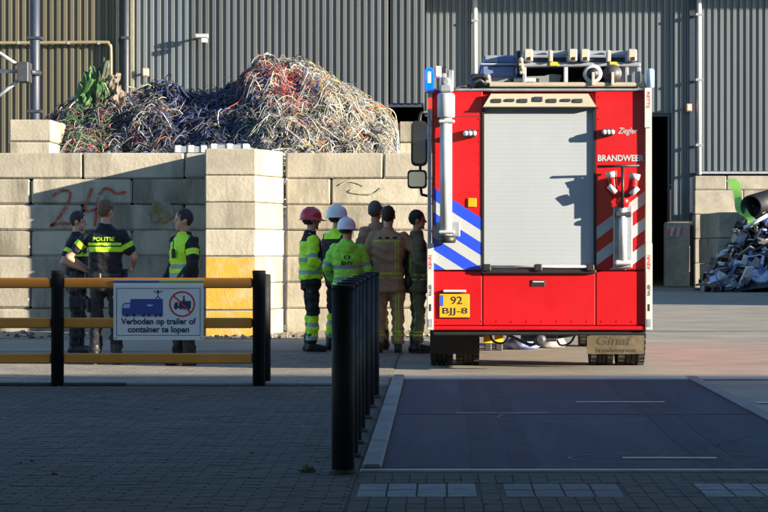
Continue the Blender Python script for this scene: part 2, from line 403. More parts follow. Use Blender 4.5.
# graffiti on the blocks
def ribbon(mb, pts, wd, y, mi=0):
    n = len(pts); vs = []
    for i, (x, z) in enumerate(pts):
        a = Vector((pts[min(i+1, n-1)][0]-pts[max(i-1, 0)][0], pts[min(i+1, n-1)][1]-pts[max(i-1, 0)][1])).normalized()
        k = wd*(.75+.5*random.random())/2
        vs += [(x-a.y*k, y, z+a.x*k), (x+a.y*k, y, z-a.x*k)]
    mb.add(vs, [(2*i, 2*i+1, 2*i+3, 2*i+2) for i in range(n-1)], mi)
def smooth_path(pts, n=8):
    out = []
    for i in range(len(pts)-1):
        p0 = pts[max(i-1, 0)]; p1 = pts[i]; p2 = pts[i+1]; p3 = pts[min(i+2, len(pts)-1)]
        for k in range(n):
            t = k/n
            out.append(tuple(.5*((2*p1[d])+(-p0[d]+p2[d])*t+(2*p0[d]-5*p1[d]+4*p2[d]-p3[d])*t*t+(-p0[d]+3*p1[d]-3*p2[d]+p3[d])*t**3) for d in range(len(p1))))
    out.append(tuple(pts[-1])); return out
gr = MB()
for line in ([(53, 196), (60, 191), (69, 191), (70, 198), (64, 210), (56, 221), (51, 226), (60, 223), (70, 224)],
             [(92, 188), (88, 200), (84, 210), (84, 211), (92, 210), (101, 208)], [(98, 197), (97, 208), (95, 226)],
             [(99, 195), (104, 189), (110, 189), (116, 193), (126, 192)]):
    pts = [A(x, y_, YW) for x, y_ in line]; ribbon(gr, smooth_path(pts, 6), .038, YW-.022)
gr.build('graffiti', M_graf, wall)
gr = MB()
pts = [A(150+13*t-(4 if t % 2 else 0), 206+(7 if t % 2 else -4), YW) for t in range(2)]
c = A(161, 212, YW); n = 22
gr.add([(c[0]+.20*math.cos(2*math.pi*i/n)*(1+.25*noise.noise((i*.6, 1, 2))), YW-.021, c[1]+.17*math.sin(2*math.pi*i/n)*(1+.3*noise.noise((i*.6, 5, 2)))) for i in range(n)], [tuple(range(n))])
gr.build('paint_patch', M_grafg, wall)

# pier (angled plan), yellow paint on the lower rows of its face
pier = tag(empty('block_pier', (-3.0, 39.2, 0)), 'projecting pier of concrete blocks with yellow painted lower courses', 'pier')
px0, px1 = AX(205, 38.8), AX(256, 38.8); px2 = AX(284, YW)
for r in range(7):
    j = random.uniform(-.012, .012)
    pts = [(px0+.0, 38.8+j), (px1+random.uniform(-.01, .01), 38.8+j), (px2+random.uniform(-.012, .012), YW+.1), (px0, YW+.1)]
    yel = r in (0, 1, 2)
    b = MB(); b.prism_z(pts, r*.403+.001, (r+1)*.403-.007, 0)
    me = b.mesh('block', [M_conc, M_yel_paint])
    bm = bmesh.new(); bm.from_mesh(me)
    bmesh.ops.bevel(bm, geom=list(bm.edges), offset=.018, segments=1, affect='EDGES'); bm.to_mesh(me); bm.free()
    if yel:
        for p in me.polygons:
            if p.normal.y < -.8: p.material_index = 1
    put(me, pier, *root_loc(pier))
pier_blocks = [o for o in pier.children]
for o in pier_blocks: o.location = Vector((0, 0, 0))-Vector(root_loc(pier))
# wall to the right of the pier
wall2 = tag(empty('block_wall', (-1.0, YW+.4, 0)), 'sunlit block wall behind the group in helmets, between pier and fire engine', 'wall')
for r in range(7):
    joint = AX(383, YW) if (6-r) % 2 == 0 else AX(331, YW)
    x0 = AX(285, YW)+.005; x1 = joint
    edges = [x0, joint, joint+BL] if joint+BL < 1.2 else [x0, joint, 1.0]
    if (6-r) % 2: edges = [x0, joint, joint+BL, joint+BL+.5]
    for a, b_ in zip(edges[:-1], edges[1:]):
        put(block_mesh(b_-a-.012, .8, RH-.008, M_conc, int(1000*a)+r), wall2, (a+b_)/2, YW+.42+random.uniform(-.012, .012), r*RH-.008*0+.001)
# a worn green tag on the right-hand wall
gr = MB(); ribbon(gr, smooth_path([A(x, y_, YW) for x, y_ in ((340, 185), (352, 181), (366, 186), (350, 191), (372, 194), (384, 187))], 6), .02, YW-.012)
gr.build('graffiti', mat('faint_green_spray', (.26, .27, .17), .9, var=.3), wall2)

# block columns behind the wall
def block_stack(label, x0, x1, Y, ztop, rows, depth=.8, m=M_conc):
    o = tag(empty('block_stack', ((x0+x1)/2, Y+depth/2, 0)), label, 'block stack')
    h = ztop/rows
    for r in range(rows):
        put(block_mesh(x1-x0, depth, h-.01, m, 300+r), o, (x0+x1)/2+random.uniform(-.01, .01), Y+depth/2, r*h+.001)
    return o
block_stack('short stack of two pale blocks showing above the wall beside the cable heap, far left', AX(9, 47.), AX(51, 47.), 47., AZ(119, 47.), 9, 2.2)
block_stack('pale block stack at the right end of the cable heap, next to the truck mirrors', AX(399, 51.), AX(425, 51.), 51., AZ(121, 51.), 9, 1.6)

# ------------------------------------------------------------------ halls
PIT = .217
def clad_mesh(ribs, z0, z1, m, d=.065):
    b = MB(); prof = []
    for k in range(ribs):
        o = k*PIT; prof += [(o, d), (o+.07, d), (o+.095, 0), (o+.192, 0)]
    prof.append((ribs*PIT, d))
    vs = [(x, y, z0) for x, y in prof]+[(x, y, z1) for x, y in prof]; n = len(prof)
    b.add(vs, [(i, i+1, n+i+1, n+i) for i in range(n-1)])
    return b.mesh('cladding_sheet', m)
def clad(parent, x0, x1, Y, z0, z1, m, ribs=5):
    me = clad_mesh(ribs, z0, z1, m); wd = ribs*PIT; x = x0
    while x+wd <= x1+.02:
        put(me, parent, x, Y, 0, 'cladding_sheet'); x += wd
    rest = int(round((x1-x)/PIT))
    if rest > 0: put(clad_mesh(rest, z0, z1, m), parent, x, Y, 0, 'cladding_sheet')
YL, YR = 82., 88.; ZG = 5.87; ZT = 12.
hall = tag(empty('clad_hall', (0, 95, 0)), 'large industrial hall in ribbed grey metal cladding behind everything', 'hall')
xo = AX(116, YL)
clad(hall, -24+((xo+24) % PIT), xo, YL-.1, .3, ZT, M_olive_clad)
xg0 = AX(390, YL); xg1 = AX(424, YL)
xm_ = xo+.12+10*PIT
clad(hall, xo+.12, xm_, YL, .3, ZT, M_pale_clad)
clad(hall, xm_, xg0, YL, .3, ZT, M_grey_clad)
clad(hall, xg0, xg1, YL, ZG, ZT, M_grey_clad)
xr1 = AX(671, YR); xr2 = AX(689, YR); xr3 = AX(697, YR)
clad(hall, xg1-.04, xr1, YR, ZG, ZT, M_pale_clad)
clad(hall, xr1+.01, xr2, YR, AZ(221, YR), ZT, M_pale_clad)
clad(hall, xr3+.02, 32, YR-.2, AZ(171, YR), ZT, M_pale_clad)
for nm, (x0, x1, y0, y1, z0, z1), m in (
    ('return_wall', (xg1-.06, xg1-.02, YL+.07, YR, ZG, ZT), M_grey_clad),
    ('lintel', (xg0, xg1-.06, YL+.1, YL+.3, ZG-.12, ZG+.1), M_navy),
    ('lintel', (xg1, xr1, YR+.1, YR+.3, ZG-.12, ZG+.1), M_navy),
    ('door_jamb', (xg0-.12, xg0, YL+.1, YL+.5, 0, ZG), M_navy),
    ('door_jamb', (xr1-.10, xr1-.03, YR+.12, YR+.5, 0, ZG), M_navy),
    ('corner_post', (xr2+.01, xr3-.03, YR-.12, YR+.2, AZ(221, YR), ZT), M_navy),
    ('flashing', (xr3-.02, 32, YR-.32, YR-.2, AZ(174, YR), AZ(171.6, YR)), M_galv),
    ('corner_trim', (AX(116.5, YL), AX(119.5, YL), YL-.25, YL+.05, .3, ZT), mat('olive_trim', (.2, .19, .14), .5)),
    ('column', (AX(131.5, YL), AX(134.5, YL), YL-.3, YL-.02, .3, ZT), mat('olive_trim', (.2, .19, .14), .5)),
    ('roof', (-26, 34, YL+1, 125, ZT, ZT+.3), M_dark), ('back_wall', (-26, 34, 124.6, 125, 0, ZT), M_dark),
    ('side_wall', (-26.3, -26, YL, 125, 0, ZT), M_dark), ('side_wall', (34, 34.3, YR, 125, 0, ZT), M_dark),
    ('inner_wall', (-25.9, xg0-.15, YL+.6, YL+.7, 0, ZT), M_dark), ('inner_wall', (xr1, 33.9, YR+.6, YR+.7, 0, ZT), M_dark)):
    b = MB(); b.box(x0, x1, y0, y1, z0, z1); b.build(nm, m, hall)
# striped protective column under the corner
cp = tag(empty('concrete_post', (AX(678, 85.), 85., 0)), 'squat concrete guard post with red and white stripes under the gate corner', 'post')
b = MB(); b.box(AX(666, 85.), AX(690, 85.), 85., 85.9, 0, AZ(222, 85.), bev=.05); b.build('base', M_conc2, cp)
x0, x1 = AX(667, 85.), AX(683, 85.)
for k in range(5):
    b = MB(); za = AZ(236, 85.); h = .28
    xa = x0+k*(x1-x0)/5; b.prism_y([(xa, za), (xa+.05, za), (xa+.11, za+h), (xa+.06, za+h)], 84.985, 84.995)
    b.build('stripe', M_sred if k % 2 == 0 else M_refl_w, cp)
b = MB(); b.prism_y([(x0, AZ(236, 85.)-.03), (x1, AZ(236, 85.)-.03), (x1, AZ(236, 85.)+.31), (x0, AZ(236, 85.)+.31)], 84.996, 84.999); b.build('stripe_panel', M_conc2, cp)
# down-pipes, lamps and pipework on the facade
def standing_pipe(label, px, Y, z0, z1, r, m, cat='downpipe'):
    o = tag(empty('downpipe', (AX(px, Y), Y, z0)), label, cat)
    b = MB(); b.tube([(AX(px, Y), Y, z0), (AX(px, Y), Y, z1)], r, 12); b.build('pipe', m, o)
    for z in np.arange(z0+1, z1, 2.2):
        b = MB(); b.box(AX(px, Y)-r*1.35, AX(px, Y)+r*1.35, Y-r*1.2, Y+.2, z-.04, z+.04); b.build('bracket', M_galv if m is M_wht_metal else m, o)
standing_pipe('white downpipe on the facade to the right of the fire engine', 699, YR-.42, AZ(175, YR), ZT, .085, M_wht_metal)
standing_pipe('cream downpipe rising behind the roof rack of the fire engine', 475, YR-.15, ZG-.1, ZT, .09, M_wht_metal)
standing_pipe('dark navy post standing before the olive cladding', 35, 78., 0, ZT, .15, M_navy, 'post')
standing_pipe('dark tube in place of the column shadow between olive and grey cladding', 126, YL-.38, .3, ZT, .10, M_dsteel)  # shadow band of the column built as a dark tube
pr = tag(empty('wall_pipe', (AX(55, YL), YL-.4, AZ(43, YL))), 'horizontal olive pipe on the facade bending down at its right end', 'pipe')
pth = smooth_path([(AX(-60, YL), YL-.3, AZ(43.5, YL)), (AX(40, YL), YL-.3, AZ(43.5, YL)), (AX(104, YL), YL-.3, AZ(43, YL)), (AX(110, YL), YL-.3, AZ(45, YL)), (AX(112, YL), YL-.3, AZ(52, YL)), (AX(112, YL), YL-.3, AZ(95, YL))], 5)
b = MB(); b.tube(pth, .055, 8); b.build('pipe', mat('olive_pipe', (.20, .17, .10), .5), pr)
for x_ in (-30, 20, 70, 100):
    b = MB(); b.box(AX(x_, YL)-.04, AX(x_, YL)+.04, YL-.36, YL-.05, AZ(45, YL), AZ(42, YL)); b.build('bracket', M_galv, pr)
ar = tag(empty('bracket_arm', (AX(28, 77.), 77., AZ(70, 77.))), 'steel bracket arm with dark box fixed to the navy post at left', 'bracket')
b = MB(); b.box(AX(18, 77.), AX(29, 77.), 76.8, 77.6, AZ(82, 77.), AZ(62, 77.), bev=.02); b.build('box', M_dsteel, ar)
for (xa, ya), (xb, yb) in (((-30, 71), (24, 71)), ((-14, 105), (22, 77)), ((-20, 40), (16, 64))):
    b = MB(); b.tube([(AX(xa, 77.), 77.1, AZ(ya, 77.)), (AX(xb, 77.), 77.1, AZ(yb, 77.))], .055, 8); b.build('arm', M_galv, ar)
b = MB(); b.tube([(AX(28, 77.), 77.4, AZ(71, 77.)), (AX(35, 77.), 77.9, AZ(71, 77.))], .08, 8); b.build('clamp', M_dsteel, ar)
def wall_lamp(label, px, py, Y, w_, h_, d_, m):
    x, z = A(px, py, Y); o = tag(empty('wall_lamp', (x, Y, z)), label, 'lamp')
    b = MB(); b.box(x-w_/2, x+w_/2, Y-d_-.2, Y-d_, z-h_/2, z+h_/2, bev=.02); b.build('housing', m, o)
    b = MB(); b.box(x-.04, x+.04, Y-d_-.05, Y+.1, z-.03, z+.03); b.build('arm', M_galv, o)
    b = MB(); b.box(x-w_/2+.03, x+w_/2-.03, Y-d_-.215, Y-d_-.201, z-h_/2+.03, z+h_/2-.03); b.build('lens', M_refl_w, o)
wall_lamp('grey floodlight with a bright lens on the grey facade above the heap', 203, 37, YL, .42, .14, .35, M_galv)
b = MB(); x, z = A(206, 41, YL); b.box(x-.1, x+.1, YL-.7, YL-.5, z-.1, z+.04, bev=.02); lp = b.build('security_camera', M_wht_metal); tag(lp, 'small white camera hanging below the facade floodlight', 'camera')
wall_lamp('orange alarm lamp on the facade left of the floodlight', 147, 73, YL, .20, .26, .25, mat('orange_lamp', (.62, .25, .10), .4))
wall_lamp('orange alarm lamp beside the gate, right of the fire engine', 688, 108, YR-.12, .18, .26, .2, mat('orange_lamp', (.62, .25, .10), .4))

# block wall and piers on the right
YP = 85.
wall3 = tag(empty('block_wall', (11, YP, 0)), 'plain block wall under the cladding at far right', 'wall')
zt = AZ(174.5, YP)
for r, (za, zb) in enumerate(((0, .8), (.8, 1.6), (1.6, 2.4), (2.4, 3.2), (3.2, zt-.03))):
    x = AX(694.5, YP)+(0 if r % 2 else -.55)
    while x < 18:
        a = max(x, AX(694.5, YP)); put(block_mesh(x+1.6-a-.015, .8, zb-za-.012, M_conc2, 700+r), wall3, (a+x+1.6)/2, YP+.4, za+.001); x += 1.6
def pier_blocks2(label, x0, x1, Y0, Y1, tops, m):
    o = tag(empty('block_pier', ((x0+x1)/2, (Y0+Y1)/2, 0)), label, 'pier')
    n = 3; dl = (Y1-Y0)/n
    for j in range(n):
        z = 0
        for r in range(tops[j]):
            put(block_mesh(x1-x0, dl-.02, .8-.012, m, 800+r*3+j), o, (x0+x1)/2+random.uniform(-.02, .02), Y0+(j+.5)*dl, r*.8+.001)
    return o
pier_blocks2('free-standing wall end of big concrete blocks beside the scrap pile', AX(718, 79.), AX(746, 79.), 79., 84.6, (3, 3, 3), M_conc2)

# halls out of view whose shadows fall across the yard
def plain_hall(name, label, x0, x1, y0, y1, h, m):
    o = tag(empty(name, ((x0+x1)/2, (y0+y1)/2, 0)), label, 'hall')
    b = MB(); b.box(x0, x1, y0, y1, 0, h-.4); b.build('wall', m, o)
    b = MB(); b.box(x0-.2, x1+.2, y0-.2, y1+.2, h-.4, h); b.build('roof', M_dsteel, o)
plain_hall('entrance_hall', 'long hall beside the camera that shades the weighbridge, outside the frame', 20, 110, -60, 7.1, 10.95, M_grey_clad)
plain_hall('yard_shed', 'low shed outside the frame at right whose shadow crosses the yard', 13.5, 22, 57., 73.5, 3.0, M_grey_clad)

cn = tag(empty('sky_occluder', (0, 0, 0)), 'wide flat canopy roof, unseen and added to block sky light from the near ground', 'occluder')  # unseen roof added only to keep sky light off the near ground
b = MB(); b.box(-26, 15, -30, 15.5, 6.2, 6.8); b.build('roof', M_dsteel, cn)
b = MB(); b.box(-26, 15, 15.5, 15.7, 6.1, 6.9); b.build('occluder_edge', M_dsteel, cn)
for cx_, cy_ in ((-12, 13), (10, 13), (-12, -6), (10, -6)):
    b = MB(); b.box(cx_-.15, cx_+.15, cy_-.15, cy_+.15, 0, 6.2); b.build('column', M_dsteel, cn)

# ------------------------------------------------------------------ fire engine
YT = 28.0
def tx(x): return AX(x, YT)
def tz(y): return AZ(y, YT)
TXC = tx(540)
truck = tag(empty('fire_engine', (TXC, 31.5, 0)), 'red fire engine seen from behind with white roller shutter and blue-white stripes', 'fire engine')
def tp(name, m, fn, parent=None):
    b = MB(); fn(b); return b.build(name, m, parent or truck)
XL, XR = tx(432), tx(648)
tp('body', M_red, lambda b: b.box(XL, XR, YT+.06, 34.4, tz(327), tz(91), bev=.02))
tp('cab', M_red, lambda b: b.prism_x([(34.55, .55), (36.3, .55), (36.3, 1.6), (36.1, 2.85), (34.55, 2.9)], XL+.03, XR-.03))
tp('cab_link', M_blk, lambda b: b.box(XL+.1, XR-.1, 34.4, 34.55, .6, 2.7))
lp_ = tp('rear_panel', M_red, lambda b: b.box(tx(432.5), tx(482.5), YT, YT+.06, tz(270), tz(91), bev=.008))
rp_ = tp('rear_panel', M_red, lambda b: b.box(tx(595.5), tx(647.5), YT, YT+.06, tz(270), tz(91), bev=.008))
for a, c_ in ((432.5, 482), (482.8, 595.2), (596, 647.5)):
    tp('lower_panel', M_red, lambda b: b.box(tx(a), tx(c_), YT-.003, YT+.055, tz(325.5), tz(271.5), bev=.008))
tp('bumper', M_red, lambda b: b.box(tx(427), tx(652), YT-.03, YT+.05, tz(330), tz(326), bev=.01))
# roller shutter with real slats
def shutter(b):
    z0, z1 = tz(268), tz(108); n = 38; h = (z1-z0)/n; x0, x1 = tx(484), tx(594)
    for k in range(n):
        z = z0+k*h; b.prism_x([(YT+.0209, z), (YT+.0200, z+.0025), (YT+.0197, z+h*.5), (YT+.0200, z+h-.0025), (YT+.0209, z+h)], x0, x1)
sh = tp('roller_shutter', M_shut, shutter)
tp('shutter_guide', M_blk, lambda b: b.box(tx(482.2), tx(484.2), YT-.012, YT+.05, tz(270), tz(106)))
tp('shutter_guide', M_blk, lambda b: b.box(tx(593.6), tx(595.8), YT-.012, YT+.05, tz(270), tz(106)))
tp('shutter_bar', M_blk, lambda b: b.box(tx(482), tx(596), YT-.06, YT+.04, tz(273.5), tz(269), bev=.01))
tp('handle_bar', M_alu, lambda b: b.tube([(tx(488), YT-.07, tz(266.5)), (tx(590), YT-.07, tz(266.5))], .014, 8))
for x_ in (487, 538, 590):
    tp('latch', M_blk, lambda b: b.box(tx(x_-4), tx(x_+4), YT-.09, YT+.0, tz(271), tz(264), bev=.012))
hd = tp('header', M_cream, lambda b: b.prism_y([(tx(483), tz(107)), (tx(596), tz(107)), (tx(588), tz(94)), (tx(491), tz(94))], YT-.07, YT+.05))
tp('header_edge', M_blk, lambda b: b.box(tx(482), tx(597), YT-.085, YT+.04, tz(108.4), tz(107)), hd)
for k, x_ in enumerate((497, 510, 523, 538, 552, 566, 578)):
    tp('header_light', M_dsteel if k != 3 else M_navy, lambda b: b.box(tx(x_-4.5), tx(x_+4.5), YT-.085, YT-.0705, tz(102 if k % 2 else 103), tz(99 if k != 3 else 97), bev=.006), hd)
tp('roof_edge', M_galv, lambda b: b.box(tx(429), tx(651), YT-.02, 34.3, tz(91), tz(88.5), bev=.01))
for xr_ in (435, 479.5, 599, 641):
    for yr_ in np.arange(97, 186, 11):
        if not (xr_ > 590 and 125 < yr_ < 166): tp('rivet', M_red, lambda b: b.lathe([(.0085, -.004), (.0085, -.0), (.004, .001)], (tx(xr_), YT-.001, tz(yr_)), 'y', 8))
for xr_ in np.arange(437, 645, 15):
    if not 438 < xr_ < 472: tp('rivet', M_red, lambda b: b.lathe([(.009, -.004), (.009, .0), (.004, .001)], (tx(xr_), YT-.004, tz(321.5)), 'y', 8))
tp('door_seam', M_blk, lambda b: b.box(tx(432.5), tx(482), YT-.0015, YT+.004, tz(116.6), tz(116)), lp_)
# stripes
def clip_poly(poly, x0, x1, z0, z1):
    for ax, v, sgn in ((0, x0, 1), (0, x1, -1), (1, z0, 1), (1, z1, -1)):
        out = []
        for i in range(len(poly)):
            p, q = poly[i], poly[(i+1) % len(poly)]
            dp, dq = sgn*(p[ax]-v), sgn*(q[ax]-v)
            if dp >= 0: out.append(p)
            if (dp >= 0) != (dq >= 0):
                t = dp/(dp-dq); out.append((p[0]+(q[0]-p[0])*t, p[1]+(q[1]-p[1])*t))
        poly = out
        if not poly: return []
    return poly
def stripes(parent, xa, xb, starts, thick, slope, m, name):
    for y0 in starts:
        d = slope*(xb-xa)
        poly = [(tx(xa), tz(y0)), (tx(xb), tz(y0+d)), (tx(xb), tz(y0+d+thick)), (tx(xa), tz(y0+thick))]
        poly = clip_poly(poly, tx(xa), tx(xb), tz(269.6), tz(150))
        if len(poly) > 2:
            b = MB(); b.prism_y(poly, YT-.004, YT-.0008); b.build(name, m, parent)
stripes(lp_, 433, 482, (187, 212, 237, 262), 12.6, .64, M_refl_b, 'blue_stripe')
stripes(lp_, 433, 482, (199.7, 224.7, 249.7), 12.2, .64, M_refl_w, 'white_stripe')
stripes(rp_, 596.5, 647, (227, 253, 279, 305), 12.5, -.74, M_refl_w, 'white_stripe')
# corner marker strips with their lettering
for xa, xb, side in ((427, 433.5, -1), (645, 652, 1)):
    lo = tp('marker_strip', M_strip, lambda b: b.box(tx(xa), tx(xb), YT-.045, YT+.055, tz(330), tz(243), bev=.008))
    tp('marker_strip_upper', M_galv if side < 0 else M_strip, lambda b: b.box(tx(xa+.6 if side < 0 else xa), tx(xb-2 if side < 0 else xb-.6), YT-.04, YT+.055, tz(243), tz(88), bev=.006))
    b = MB(); xc = tx((xa+xb)/2)
    add_text(b, 'KENRI', xc, YT-.047, tz(262), width=.15, height=.032, mi=0, rot=R(90), bold=.02)
    add_text(b, 'RAUER', xc, YT-.047, tz(290), width=.12, height=.03, mi=1, rot=R(90), bold=.02)
    b.box(xc-.01, xc+.01, YT-.048, YT-.046, tz(311), tz(304), mi=1)
    b.box(xc-.02, xc+.02, YT-.0485, YT-.046, tz(327), tz(319), mi=2)
    b.build('lettering', [M_sred, M_blk, M_galv], lo)
up = tp('marker_light', M_redlens, lambda b: b.box(tx(428), tx(432), YT-.055, YT-.03, tz(109), tz(98), bev=.006))
ru = tp('marker_plate', M_strip, lambda b: b.box(tx(644), tx(651), YT-.055, YT-.041, tz(128), tz(88), bev=.006))
b = MB(); add_text(b, 'RETTIJ', tx(647.5), YT-.0565, tz(100), width=.17, height=.04, rot=R(-90), bold=.02); b.build('lettering', M_sred, ru)
# lettering
b = MB(); add_text(b, 'BRANDWEER', tx(620.8), YT-.003, tz(158), width=tx(644.3)-tx(598), height=.068, bold=.035); b.build('lettering', M_refl_w, rp_)
b = MB(); add_text(b, 'Ziegler', tx(627.5), YT-.003, tz(131.5), width=.21, height=.085, bold=.012, shear=.35); b.build('lettering', M_refl_w, rp_)
# licence plate
pl = tp('licence_plate', M_plate, lambda b: b.box(tx(439.5), tx(469.5), YT-.025, YT-.004, tz(317.5), tz(294), bev=.004))
tp('country_band', M_euro, lambda b: b.box(tx(440), tx(443.3), YT-.0275, YT-.0255, tz(306), tz(295)), pl)
tp('plate_border', M_blk, lambda b: b.box(tx(439), tx(470), YT-.02, YT-.0035, tz(318), tz(293.5)), pl)
b = MB(); add_text(b, '92', tx(456.5), YT-.027, tz(300.3), height=.085, width=.125, bold=.01)
add_text(b, 'BJJ-8', tx(455), YT-.027, tz(311.6), height=.085, width=.27, bold=.01); b.build('plate_lettering', M_blk, pl)
tp('plate_lamp', M_strip, lambda b: b.box(tx(443), tx(466), YT-.06, YT-.003, tz(292.3), tz(289.8), bev=.008))
tp('reflector', M_amber, lambda b: b.box(tx(468), tx(476.5), YT-.018, YT-.0045, tz(207), tz(198), bev=.005))
tp('grip_recess', M_blk, lambda b: b.box(tx(531), tx(545), YT-.012, YT-.0035, tz(286.5), tz(280), bev=.006))
tp('grip', M_alu, lambda b: b.box(tx(532.5), tx(543.5), YT-.02, YT-.0125, tz(282.5), tz(281), bev=.003))
# work lamps
for xa, xb, ya, yb in ((463.5, 476, 130, 137.5), (601.5, 613.5, 129, 136)):
    wl = tp('work_lamp', M_dsteel, lambda b: b.box(tx(xa), tx(xb), YT-.12, YT-.002, tz(yb), tz(ya), bev=.015))
    for k in range(3):
        xc = tx(xa+(xb-xa)*(k+.5)/3); tp('bulb', M_alu, lambda b: b.lathe([(.0001, -.012), (.028, -.008), (.028, .0)], (xc, YT-.121, tz((ya+yb)/2)), 'y', 10), wl)
# light mast on the left
ms = tp('light_mast', M_wht_metal, lambda b: b.lathe([(.065, tz(236)), (.065, tz(118))], (tx(446), YT-.12, 0), 'z', 20))
tp('mast_head', M_wht_metal, lambda b: b.lathe([(.088, tz(118)), (.094, tz(117)), (.094, tz(96)), (.08, tz(94))], (tx(446), YT-.12, 0), 'z', 20), ms)
for y_ in (122, 232):
    tp('mast_clamp', M_alu, lambda b: b.box(tx(438.5), tx(454.5), YT-.20, YT-.002, tz(y_+1.6), tz(y_-1.6), bev=.01), ms)
tp('mast_bracket', M_galv, lambda b: b.box(tx(436), tx(460), YT-.03, YT-.001, tz(237), tz(222), bev=.01), ms)
tp('mast_foot', M_blk, lambda b: b.lathe([(.085, tz(243)), (.095, tz(241)), (.095, tz(236)), (.07, tz(235.5))], (tx(447), YT-.12, 0), 'z', 16), ms)
bk = tp('lamp_mount', M_galv, lambda b: (b.box(tx(439.5), tx(452.5), YT-.2, YT-.06, tz(93.5), tz(85), bev=.02), b.lathe([(.02, -.05), (.055, -.05), (.055, .05), (.02, .05)], (tx(446), YT-.14, tz(83)), 'y', 14), b.box(tx(442), tx(446), YT-.16, YT-.1, tz(84), tz(74), bev=.01), b.box(tx(447.5), tx(453.5), YT-.12, YT-.05, tz(92), tz(70.5), bev=.01)), ms)
tp('flood_lamp', M_wht_metal, lambda b: b.box(tx(434.5), tx(441.5), YT-.2, YT-.03, tz(79), tz(67), bev=.015), ms)
tp('lamp_yoke', M_blk, lambda b: b.box(tx(441.6), tx(447), YT-.15, YT-.05, tz(80), tz(67.5), bev=.012), ms)
bc = tp('beacon', M_beacon, lambda b: b.lathe([(.015, tz(91)), (.045, tz(90)), (.045, tz(70)), (.02, tz(67.5))], (tx(429.5), YT-.0, 0), 'z', 14))
tp('beacon_core', M_beacon_c, lambda b: b.box(tx(428), tx(431), YT-.056, YT-.046, tz(83), tz(72), bev=.004), bc)
tp('beacon_base', M_galv, lambda b: b.lathe([(.05, tz(93)), (.05, tz(90))], (tx(429.5), YT, 0), 'z', 12), bc)
bc = tp('beacon', M_clear, lambda b: b.lathe([(.015, tz(88)), (.042, tz(87)), (.042, tz(70)), (.02, tz(68.5))], (tx(650.5), YT, 0), 'z', 14))
tp('horn', M_cream, lambda b: b.lathe([(.012, tz(74)), (.02, tz(80)), (.045, tz(88))], (tx(643.5), YT+.05, 0), 'z', 12))
# underbody
tp('underrun_bar', M_blk, lambda b: b.box(tx(433), tx(647), YT+.02, YT+.14, tz(335.5), tz(330.5), bev=.015))
tp('chassis', M_blk, lambda b: (b.box(TXC-.45, TXC-.35, YT+.15, 36, .58, .85), b.box(TXC+.35, TXC+.45, YT+.15, 36, .58, .85), b.box(TXC-.35, TXC+.35, 31.2, 31.4, .58, .8)))
tp('axle', M_dsteel, lambda b: (b.tube([(XL+.2, 29.75, .5), (XR-.2, 29.75, .5)], .085, 12), b.ell((TXC, 29.75, .50), (.22, .24, .21))))
for xs_ in (-.62, .62):
    tp('leaf_spring', M_dsteel, lambda b: b.tube(smooth_path([(TXC+xs_, YT+.5, .62), (TXC+xs_, 29.2, .5), (TXC+xs_, 29.75, .44), (TXC+xs_, 30.4, .5), (TXC+xs_, 31, .62)], 4), .045, 8))
tp('exhaust', M_dsteel, lambda b: b.tube([(TXC-.62, YT+.45, .42), (TXC-.62, 31.5, .45)], .06, 12))
tp('air_tank', M_dsteel, lambda b: b.lathe([(.02, TXC-.3), (.12, TXC-.27), (.12, TXC+.35), (.02, TXC+.38)], (0, 30.9, .50), 'x', 16))
for k in range(3):
    xs_ = TXC-.55+k*.36; tp('brake_hose', M_blk, lambda b: b.tube(smooth_path([(xs_, YT+.25, .45), (xs_+.05, YT+.24, .33-.02*k), (xs_+.17, YT+.25, .31), (xs_+.24, YT+.26, .44)], 4), .012, 6))
tp('tow_hitch', M_dsteel, lambda b: (b.box(TXC-.2, TXC+.2, YT+.1, YT+.3, tz(342), tz(329), bev=.02), b.lathe([(.03, -.1), (.07, -.08), (.07, .06), (.03, .08)], (TXC, YT+.12, tz(340)), 'y', 14), b.tube([(TXC-.4, YT+.2, tz(333)), (TXC-.1, YT+.18, tz(346)), (TXC+.2, YT+.22, tz(338)), (TXC+.45, YT+.2, tz(334))], .02, 6)))
def tyre(b, x0, x1, Y, r=.5):
    wd = x1-x0
    b.lathe([(r*.55, x0+.02), (r*.9, x0), (r*.985, x0+.03), (r*.955, x0+wd*.28), (r*.955, x0+wd*.31), (r*.999, x0+wd*.33), (r*.999, x0+wd*.48), (r*.955, x0+wd*.49), (r*.955, x0+wd*.51), (r*.999, x0+wd*.52), (r*.999, x0+wd*.67), (r*.955, x0+wd*.69), (r*.955, x0+wd*.72), (r*.985, x1-.03), (r*.9, x1), (r*.55, x1-.02)], (0, Y, r), 'x', 40, smooth=False)
    for k in range(40):
        th = 2*math.pi*k/40
        for xa, xb in ((x0+.005, x0+wd*.27), (x1-wd*.27, x1-.005)):
            c0 = (r*.975)*math.cos(th); s0 = (r*.975)*math.sin(th); t = Vector((0, -math.sin(th), math.cos(th)))*.024; n = Vector((0, math.cos(th), math.sin(th)))*.025
            base = Vector((0, Y+c0, r+s0)); q = []
            for xx in (xa, xb):
                for sg, up_ in ((-1, 0), (1, 0), (1, 1), (-1, 1)): p = base+t*sg+n*up_; q.append((xx, p.y, max(p.z, .0)))
            b.add(q, [(0,1,2,3),(7,6,5,4),(0,4,5,1),(1,5,6,2),(2,6,7,3),(3,7,4,0)])
YA = 29.75
sA = lambda x: AX(x, YA)
for k, (xa, xb) in enumerate(((430.5, 453), (456, 479), (589, 612), (615.5, 643))):
    wh = tp('wheel', M_rub, lambda b: tyre(b, sA(xa), sA(xb), YA))
    tp('hub', M_galv, lambda b: b.lathe([(.1, sA(xa)+.04), (.27, sA(xa)+.06), (.27, sA(xb)-.06), (.1, sA(xb)-.04)], (0, YA, .5), 'x', 20), wh)
